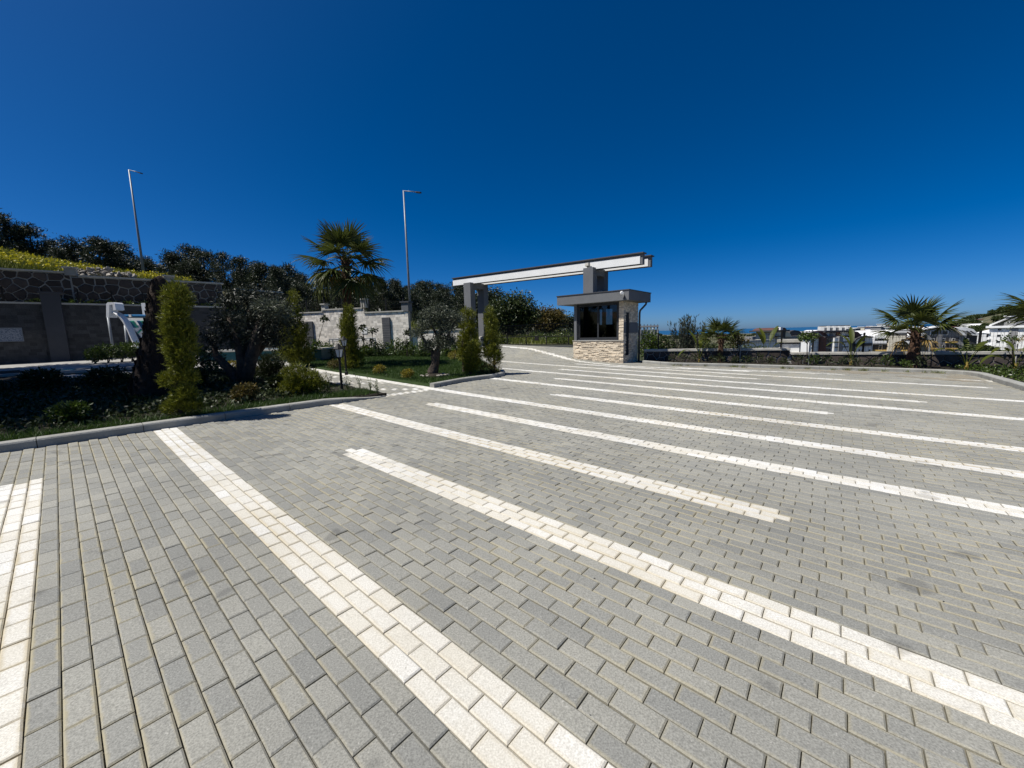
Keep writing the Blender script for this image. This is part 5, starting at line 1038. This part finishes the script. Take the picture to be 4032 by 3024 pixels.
V, F = diamonds(fl_ + rng.normal(0, .1, fl_.shape), rng.normal(0, 1, fl_.shape) + [0, 0, .5], .13, .1); tag(tag(link('meadow_flowers', mesh_np('meadow_flowers', V, F, LM['flower'])), 'mass of small yellow blossoms on the meadow slope', 'flowers'), kind='stuff')
pts = np.concatenate([polar(9000, -31, -4, 28.4, 40), polar(5000, -4, 14, 29, 42)]); tag(tag(blades('slope_grass', pts, .45, .05, LM['meadow'], .35), 'yellow-green grass on the slope behind the travertine wall', 'grass'), kind='stuff')
# ================================================================ town below the boundary wall
MT['bwhite'] = mat('town_white', (.80, .80, .78), (.72, .72, .70), .3, .8); MT['bcream'] = mat('town_cream', (.66, .60, .48), (.6, .55, .44), .4, .8)
MT['bgrey'] = mat('town_grey', (.26, .26, .26), (.21, .21, .21), .4, .8); MT['bdark'] = mat('town_dark', (.06, .06, .062), (.045, .045, .048), .4, .7)
MT['bbrown'] = mat('town_brown', (.14, .06, .045), (.11, .05, .038), .4, .8); MT['byellow'] = mat('balcony_yellow', (.62, .42, .12), (.55, .38, .12), .5, .7)
MT['broof'] = mat('maroon_roof', (.11, .05, .04), (.08, .04, .034), .5, .8); MT['bglass'] = mat('window_glass', (.02, .025, .03), (.03, .035, .04), .5, .15, spec=.6)
MT['conc'] = mat('raw_concrete', (.42, .41, .38), (.34, .33, .31), .5, .9)
class Fac:
    """a building whose main face runs from picture column x0 to x1; rectangles are traced on that face and given real thickness"""
    def __init__(s, name, label, x0, Y0, x1, Y1, cat='building', group=None):
        a = at(x0, 1300, Y0); b = at(x1, 1300, Y1); s.A = Vector((a.x, a.y, 0)); s.rot = math.atan2(b.y - a.y, b.x - a.x); s.L = math.hypot(b.x - a.x, b.y - a.y)
        s.zb = min(tz(a.x, a.y), tz(b.x, b.y)) - 1.0; s.o = thing(name, label, cat, (a.x, a.y, s.zb), s.rot, group)
    def loc(s, px, py, y=0):
        d = ray(px, py); nx, ny = -math.sin(s.rot), math.cos(s.rot); k = (s.A.x*nx + s.A.y*ny + y)/(d[0]*nx + d[1]*ny); x, yy = d[0]*k - s.A.x, d[1]*k - s.A.y
        return x*math.cos(s.rot) + yy*math.sin(s.rot), H + d[2]*k - s.zb
    def box(s, name, px0, py0, px1, py1, y0, y1, mt, parent=None, down=False):
        xa, z1 = s.loc((px0), py0, y0); xb, z0 = s.loc(px1, py1, y0)
        if down: z0 = 0
        return BOX(min(xa, xb), max(xa, xb), y0, y1, min(z0, z1), max(z0, z1)).build(name, mt, parent or s.o)
    def poly(s, name, pts, y0, y1, mt, parent=None): return MB().prism([s.loc(x, y, y0) for x, y in pts], 1, y0, y1).build(name, mt, parent or s.o)
    def window(s, px0, py0, px1, py1, y=0, rim=True):
        w = s.box('window', px0, py0, px1, py1, y - .10, y + .05, MT['bwhite'] if rim else MT['bdark']); k = .12*(px1 - px0); h = .1*(py1 - py0)
        s.box('pane', px0 + k, py0 + h, px1 - k, py1 - h, y - .14, y - .101, MT['bglass'], w); return w
# tall white block at the right edge
f = Fac('apartment_block', 'tall white apartment block with small square windows at right edge', 3897, 190, 4160, 170)
f.box('wall', 3897, 1287, 4160, 1400, 0, 16, MT['bwhite'], down=True); f.box('eaves', 3882, 1284, 4170, 1287.5, -1.2, 17, MT['bwhite'])
f.poly('attic_roof', [(3893, 1283), (3898, 1277), (3956, 1255), (3959, 1257), (3905, 1280), (3902, 1284)], -.6, 12, MT['bwhite']); f.poly('attic_wall', [(3912, 1283), (3956, 1260), (3958, 1283)], .6, 11, MT['bdark']); f.box('attic_tower', 3957, 1250, 4000, 1284, .2, 10, MT['bgrey']); f.window(3964, 1266, 3975, 1272, .2)
f.box('attic_cap', 3952, 1243.5, 3982, 1247.5, -.3, 11, MT['bwhite']); f.box('tower_neck', 3960, 1247, 3980, 1250.5, .3, 9, MT['bdark']); f.box('stair_strip', 3976, 1290, 3994, 1400, -.25, .2, MT['bgrey'])
for k, y in enumerate((1297.5, 1321.5, 1345.5, 1369, 1393)): f.window(3927 - k*3, y - 5, 3944 - k*3, y + 5); f.window(4040 - k*2, y - 5, 4056 - k*2, y + 5); f.window(3962 - k*2, y - 2, 3967 - k*2, y + 1.5, 0, False)
for y in (1309, 1333, 1357, 1379): f.box('balcony', 3882 - (y - 1309)*.06, y, 3898, y + 4.5, -.8, 6, MT['bwhite']); f.box('balcony_recess', 3885, y + 5, 3896, y + 19, .4, 5, MT['bdark'])
# grey block with white curved roof
f = Fac('apartment_block', 'grey apartment block with white curved roof behind the broad palm', 3560, 180, 3850, 176)
f.box('wall', 3570, 1312, 3795, 1405, 0, 14, MT['bgrey'], down=True); f.box('side_wing', 3796, 1322, 3838, 1405, 2.5, 15, MT['bdark'], down=True)
f.poly('gable', [(3590, 1314), (3610, 1306), (3650, 1298), (3720, 1292), (3765, 1298), (3785, 1314)], .2, 13, MT['bgrey'])
f.poly('roof', [(3640, 1299), (3690, 1289), (3740, 1290), (3768, 1297), (3782, 1309), (3793, 1320), (3806, 1320), (3796, 1309), (3780, 1296), (3745, 1286.5), (3690, 1285.5), (3640, 1295)], -1.2, 14, MT['bwhite'])
f.poly('roof', [(3755, 1290), (3800, 1288), (3833, 1296), (3843, 1306), (3857, 1317), (3858, 1320.5), (3830, 1320.5), (3800, 1303)], 1.6, 15, MT['bwhite'])
for x in (3803, 3818): f.poly('skylight', [(x, 1303), (x + 6, 1302), (x + 24, 1313), (x + 17, 1314.5)], 1.52, 1.7, MT['bdark'])
for x in (3664, 3706): f.window(x, 1302, x + 28, 1319, -.02); 
for r_, y in enumerate((1329, 1355, 1381)):
    for x in (3580, 3610, 3664, 3706, 3745): f.box('balcony_recess', x, y, x + 30, y + 15, -.06, .5, MT['bdark']); f.window(x + 4, y + 3, x + 15, y + 13, -.08)
    f.box('balcony_front', 3660, y + 16, 3692, y + 20, -1.0, .1, MT['byellow']); f.box('balcony_front', 3730, y + 16, 3772, y + 20, -1.0, .1, MT['byellow']); f.box('balcony_front', 3578, y + 16, 3640, y + 20, -1.0, .1, MT['byellow'])
f.box('column', 3694, 1300, 3701, 1405, -.4, .1, MT['bgrey']); f.box('lit_pier', 3768, 1381, 3777, 1402, -.3, .2, MT['bcream']); f.window(3806, 1333, 3814, 1348, 2.4)
# white barrel-roofed block
f = Fac('apartment_block', 'white apartment block with two barrel roofs and cream stair tower', 3425, 122, 3675, 116)
f.box('wall', 3432, 1352, 3660, 1405, 0, 11, MT['bgrey'], down=True)
f.poly('barrel_roof', [(3437, 1332), (3448, 1321), (3465, 1315), (3488, 1313.5), (3492, 1332)], -.6, 10, MT['bwhite']); f.box('loggia', 3444, 1332, 3492, 1344, .6, 9, MT['bdark'])
f.poly('parapet', [(3427, 1352), (3437, 1332), (3446, 1332), (3443, 1343), (3491, 1342), (3491, 1351)], -.7, .1, MT['bwhite']); f.window(3448, 1336, 3457, 1343, .55); f.window(3480, 1337, 3490, 1343, .55)
f.poly('barrel_roof', [(3566, 1332.5), (3578, 1320), (3596, 1313), (3648, 1312.5), (3632, 1321), (3622, 1335), (3620, 1352), (3612, 1352), (3612, 1332.5)], -.6, 10, MT['bwhite']); f.poly('parapet', [(3549, 1352), (3556, 1343), (3612, 1343), (3612, 1352)], -.7, .1, MT['bwhite']); f.box('loggia', 3552, 1334, 3612, 1343, .6, 9, MT['bdark']); f.window(3560, 1336, 3572, 1343, .55); f.window(3575, 1336, 3588, 1343, .55)
f.poly('round_gable', [(3620, 1353), (3622, 1337), (3634, 1322), (3650, 1317), (3664, 1326), (3672, 1340), (3673, 1353)], .1, 8, MT['bgrey']); f.box('glazing', 3640, 1318, 3648, 1352, -.05, .2, MT['bglass'])
f.poly('stair_tower', [(3491, 1322), (3569, 1322), (3567, 1334), (3549, 1336), (3545, 1356), (3523, 1356), (3518, 1396), (3487, 1396), (3494, 1380), (3502, 1335), (3491, 1335)], -.9, .4, MT['bcream']); f.box('tower_top', 3490, 1313, 3572, 1322, -.3, 8, MT['bdark'])
for x0, x1 in ((3437, 3491), (3554, 3592)): f.box('balcony_recess', x0, 1356, x1, 1378, -.05, .6, MT['bdark']); f.window(x0 + 24, 1359, x0 + 36, 1378, -.07); f.box('balcony_front', x0, 1378, x1, 1383, -1.1, .1, MT['byellow']); f.box('balcony_recess', x0, 1384, x1, 1398, -.06, .6, MT['bdark'])
f.box('balcony_slab', 3430, 1351, 3492, 1355, -1.0, .2, MT['bgrey']); f.box('balcony_slab', 3549, 1352, 3622, 1356, -1.0, .2, MT['bgrey']); f.box('stair_recess', 3523, 1357, 3553, 1398, -.06, .6, MT['bdark']); f.box('garage_door', 3525, 1374, 3547, 1398, -.12, .0, MT['bgrey']); f.box('glazed_end', 3618, 1356, 3648, 1400, -.3, .1, MT['bglass'])
# light grey house with arched roof rim
f = Fac('apartment_block', 'pale grey house with dark arched roof rim left of barrel roofs', 3368, 118, 3440, 120)
f.box('wall', 3372, 1352, 3432, 1405, 0, 9, MT['bwhite'], down=True); f.poly('arched_gable', [(3368, 1352), (3372, 1338), (3392, 1328), (3415, 1326), (3436, 1330), (3436, 1352)], -.1, 9, MT['bwhite']); f.poly('roof_rim', [(3366, 1342), (3372, 1335), (3392, 1325), (3415, 1322), (3440, 1325), (3440, 1329), (3415, 1326.5), (3392, 1329.5), (3374, 1338.5), (3366, 1346)], -.8, 9.5, MT['bdark']); f.box('belt', 3369, 1353, 3434, 1361, -.3, .1, MT['bdark'])
for x in (3380, 3392, 3420): f.window(x, 1375, x + 8, 1384)
f.window(3386, 1336, 3398, 1345, -.1)
# brown and white block
f = Fac('apartment_block', 'brown and white apartment block with maroon curved roof near the sapling', 3186, 112, 3385, 118)
f.box('wall', 3190, 1330, 3228, 1405, .3, 9, MT['bwhite'], down=True); f.box('brown_pier', 3233, 1330, 3250, 1405, -.3, .6, MT['bbrown'], down=True); f.box('wall', 3228, 1328, 3290, 1405, .6, 10, MT['bgrey'], down=True); f.box('white_bay', 3288, 1330, 3340, 1405, -.5, 8, MT['bwhite'], down=True); f.box('wall', 3338, 1330, 3385, 1405, .5, 9, MT['bdark'], down=True); f.box('stair_strip', 3306, 1324, 3313, 1405, -.8, .0, MT['bgrey'])
f.poly('brown_gable', [(3195, 1332), (3198, 1310), (3206, 1306), (3225, 1312), (3236, 1322), (3250, 1333)], -.2, 8, MT['bbrown']); f.poly('gable_rim', [(3193, 1310), (3200, 1304), (3212, 1305), (3230, 1313), (3240, 1322), (3236, 1325), (3226, 1316), (3210, 1308.5), (3200, 1308)], -.9, 9, MT['bgrey'])
f.poly('roof', [(3206, 1305), (3235, 1303), (3250, 1309), (3262, 1324), (3240, 1326), (3226, 1312)], 1.2, 10, MT['broof']); f.poly('roof', [(3362, 1307), (3378, 1306), (3392, 1320), (3388, 1326), (3370, 1325)], .2, 9, MT['broof'])
f.box('penthouse', 3250, 1309, 3270, 1324, 2, 9, MT['bwhite']); f.box('penthouse', 3270, 1310, 3294, 1324, 1.8, 9, MT['bgrey']); f.box('penthouse', 3294, 1308, 3308, 1325, 1.6, 9, MT['bbrown']); f.box('penthouse', 3316, 1306, 3343, 1321, 1.8, 9, MT['bwhite']); f.box('penthouse', 3343, 1306, 3365, 1320, 1.9, 9, MT['bdark']); f.box('roof_edge', 3250, 1303, 3365, 1306, .6, 9, MT['bdark']); f.box('roof_edge', 3250, 1324, 3300, 1330, .0, 9, MT['bdark'])
for y in (1350, 1370, 1391): f.window(3312, y, 3318, y + 9, -.5, False)
for y in (1346, 1366, 1387): f.box('floor_band', 3287, y, 3341, y + 1.2, -.62, -.4, MT['bdark'])
for y in (1336, 1354, 1372): f.box('balcony_recess', 3252, y, 3262, y + 13, .5, 1.2, MT['bdark']); f.window(3264, y + 1, 3285, y + 12, .6, False); f.window(3196, y + 4, 3204, y + 12, .3)
# cream and grey house beside the pier
f = Fac('apartment_block', 'grey and cream house with quarter-round gables directly behind the white pier', 3046, 92, 3160, 96)
f.box('wall', 3056, 1325, 3150, 1405, 0, 8, MT['bgrey'], down=True); f.box('cream_tower', 3063, 1304, 3082, 1405, -.4, 5, MT['bcream'], down=True); f.box('tower_cap', 3058, 1300, 3110, 1304, -.8, 6, MT['bdark']); f.box('chimney', 3074, 1288, 3082, 1300, 1, 2.4, MT['bwhite']); f.poly('quarter_gable', [(3092, 1326), (3092, 1304), (3104, 1308), (3113, 1316), (3118, 1326)], -.3, 5, MT['bcream']); f.box('dark_pier', 3084, 1302, 3092, 1330, -.5, .4, MT['bdark'])
f.poly('barrel_roof', [(3108, 1318), (3112, 1305), (3128, 1300), (3145, 1302), (3156, 1309), (3158, 1318)], .8, 9, MT['bdark']); f.poly('ridge_tiles', [(3048, 1300), (3056, 1294), (3068, 1290), (3090, 1290), (3098, 1296), (3094, 1300)], 1.4, 7, MT['broof']); f.box('eaves', 3050, 1322, 3076, 1326, -1.2, .5, MT['bdark'])
for y in (1338, 1354, 1372): f.window(3056, y, 3062, y + 11, -.02); f.box('balcony_recess', 3100, y, 3146, y + 12, -.05, .5, MT['bdark'])
# white boundary wall and sheds below
f = Fac('yard_wall', 'long low white yard wall behind the fence left of the pier', 2905, 62, 3050, 66, 'wall'); f.box('wall', 2905, 1345, 3050, 1366, 0, .3, MT['bwhite'], down=True); f.box('capping', 2903, 1342, 3052, 1345, -.15, .45, MT['coping'])
# unfinished concrete frame
f = Fac('unfinished_building', 'bare white concrete frame with rebar stubs behind the booth downpipe', 2508, 150, 2594, 150)
f.box('floor_slab', 2508, 1283, 2594, 1287, 0, 12, MT['conc']); f.box('base_wall', 2508, 1300, 2594, 1330, .5, 12, MT['conc'], down=True)
for x in np.linspace(2510, 2590, 7): f.box('column', x - 1.6, 1283, x + 1.6, 1310, .1, .6, MT['conc'], down=True); f.box('rebar_stub', x - 1, 1277, x + 1, 1283, .2, .5, MT['bdark'])
# far white hotel and hillside houses
f = Fac('hotel', 'long white hotel with rows of balconies on the far shore', 3228, 850, 3350, 830)
f.box('wall', 3232, 1286, 3348, 1306, 0, 18, MT['bwhite'], down=True); f.box('roof', 3236, 1283, 3346, 1286.5, 1, 17, MT['bdark'])
for x in (3259, 3282, 3306, 3330): f.box('tower', x, 1284, x + 8, 1306, -2.5, 2, MT['bwhite'], down=True)
for y in (1290, 1294.5, 1299): 
    for x in (3246, 3269, 3292, 3316, 3339): f.box('balcony_recess', x, y, x + 11, y + 2.4, -.3, 1, MT['bdark'])
def house(label, x0, x1, y0, Y, wm, rows, dep=12, roof=None):
    f = Fac('far_house', label, x0, Y, x1, Y, group='far houses of the town'); f.box('wall', x0, y0, x1, y0 + 14, 0, dep, wm, down=True); n_ = max(2, int((x1 - x0)/6))
    if roof: f.poly('roof', [(x0 - 1.5, y0), ((x0 + x1)/2, y0 - (x1 - x0)*.16), (x1 + 1.5, y0)], -.8, dep + .8, roof)
    else: f.box('roof', x0 - .8, y0 - 1, x1 + .8, y0, -.6, dep + .6, MT['bwhite'])
    for r_ in range(rows):
        for k in range(n_): x = x0 + (k + .28)*(x1 - x0)/n_; f.box('window', x, y0 + 1.6 + r_*4.2, x + (x1 - x0)/n_*.45, y0 + 3.9 + r_*4.2, -.08, .3, MT['bdark'])
for a in ((3404, 3436, 1287, 640, 'bcream', 3, 'cream far house above the barrel roofs, beside the dark one'), (3438, 3452, 1284, 660, 'bgrey', 3, 'narrow grey far house above the barrel roofs'), (3454, 3482, 1290, 600, 'bwhite', 2, 'low white far house above the barrel roofs'), (3487, 3504, 1276, 520, 'bwhite', 4, 'slim white far block left of the broad palm crown'), (3376, 3400, 1291, 700, 'bwhite', 1, 'low white far house nearest the hotel'), (3785, 3799, 1257, 900, 'bwhite', 2, 'small white house on the far right ridge'), (3700, 3722, 1284, 640, 'bcream', 2, 'cream far house behind the broad palm crown'), (3532, 3562, 1281, 620, 'bwhite', 2, 'white far house behind the broad palm trunk')): house(a[6], a[0], a[1], a[2], a[3], MT[a[4]], a[5])
house('reddish far house on the right hillside', 3860, 3888, 1260, 620, MT['bbrown'], 2, roof=MT['broof'])
house('pale house with low roof on the far right hillside', 3925, 3945, 1246, 950, MT['bcream'], 1, roof=MT['broof'])
for k, (x0, x1, y, Y, lab) in enumerate(((3388, 3610, 1312, 260, 'long pale greenhouse roof behind the barrel-roofed block'), (3775, 3885, 1272, 560, 'long pale greenhouse on the right hillside, middle one'), (3790, 3868, 1264, 640, 'pale greenhouse on the right hillside, upper one'), (3770, 3890, 1281, 480, 'pale greenhouse on the right hillside, lower one'), (3840, 3900, 1309, 240, 'pale shed roof between the grey block and the white block'), (3150, 3195, 1306, 420, 'white shed roof left of the brown block'))):
    f = Fac('greenhouse', lab, x0, Y, x1, Y*.96, group='greenhouses and sheds of the town'); f.box('wall', x0, y + 2, x1, y + 9, 0, 14, MT['bwhite'], down=True); a_ = f.loc(x0, y)[0]; b_ = f.loc(x1, y)[0]; z = f.loc(x0, y + 2)[1]; MB().add([(a_, -.4, z), (b_, -.4, z), (b_, 7, z + 2.0), (a_, 7, z + 2.0), (b_, 14.4, z), (a_, 14.4, z)], [(0, 1, 2, 3), (3, 2, 4, 5), (0, 3, 5), (1, 4, 2)]).build('roof', MT['bwhite'], f.o)
hx_ = sorted(random.uniform(3365, 3895) for _ in range(20))
for k, x0 in enumerate(hx_):
    Yh = random.uniform(330, 520); w_ = random.uniform(12, 24); house('small pale far house above the near roofs, ' + ORD[k] + ' from the left', x0, x0 + w_, random.uniform(1286, 1304) - (x0 - 3365)*.012, Yh, MT[random.choice(('bwhite', 'bwhite', 'bcream', 'bgrey'))], random.choice((2, 3)), roof=random.choice((None, None, MT['broof'])))
# town trees
def town_proto(seed):
    rr = np.random.default_rng(seed); r_ = thing('town_tree', 'dark broadleaf tree among the houses below the wall', 'tree', (0, 0, 0), 0, 'trees in the town'); MB().tube([(0, 0, -.2), (.02, 0, .4), (0, 0, .7)], [.05, .035, .01], 6).build('trunk', MT['bark'], r_)
    lbs = [(rr.uniform(-.3, .3), rr.uniform(-.3, .3), rr.uniform(.4, .85), .28, .28, .2) for _ in range(7)]; P_, d_ = lobepts(lbs, 700, .3); foliage('crown', P_, d_ + rr.normal(0, .5, P_.shape), .16, .1, LM['tree'], r_); return r_
TP = [town_proto(s_) for s_ in (1, 2, 3)]
def town_tree(k, px, Y, s_, ky=1.): 
    d = ray(px, 1300); x, y = d[0]*Y/d[1], Y; dup(TP[k % 3], (x, y, tz(x, y) - .2), random.uniform(0, 6.28), (s_*random.uniform(.9, 1.4), s_*random.uniform(.9, 1.4), s_*ky))
spots = [(px, random.uniform(500, 1500), random.uniform(7, 12)) for px in np.linspace(2520, 3240, 46)] + [(random.uniform(2500, 3050), random.uniform(60, 300), random.uniform(3, 7)) for _ in range(46)] + [(random.uniform(3100, 4030), random.uniform(220, 420), random.uniform(5, 9)) for _ in range(44)] + [(random.uniform(3640, 4030), random.uniform(420, 1000), random.uniform(7, 13)) for _ in range(70)] + [(random.uniform(3380, 3640), random.uniform(500, 900), random.uniform(6, 10)) for _ in range(30)] + [(random.uniform(3850, 3890), random.uniform(130, 170), random.uniform(5, 7)) for _ in range(6)]
for k, (px, Y, s_) in enumerate(spots): town_tree(k, px, Y, s_)
for k, p in enumerate(TP): d = ray(2620 + 90*k, 1300); Y = 80; p.location = (d[0]*Y/d[1], Y, tz(d[0]*Y/d[1], Y) - .2); p.scale = (5, 5, 5)
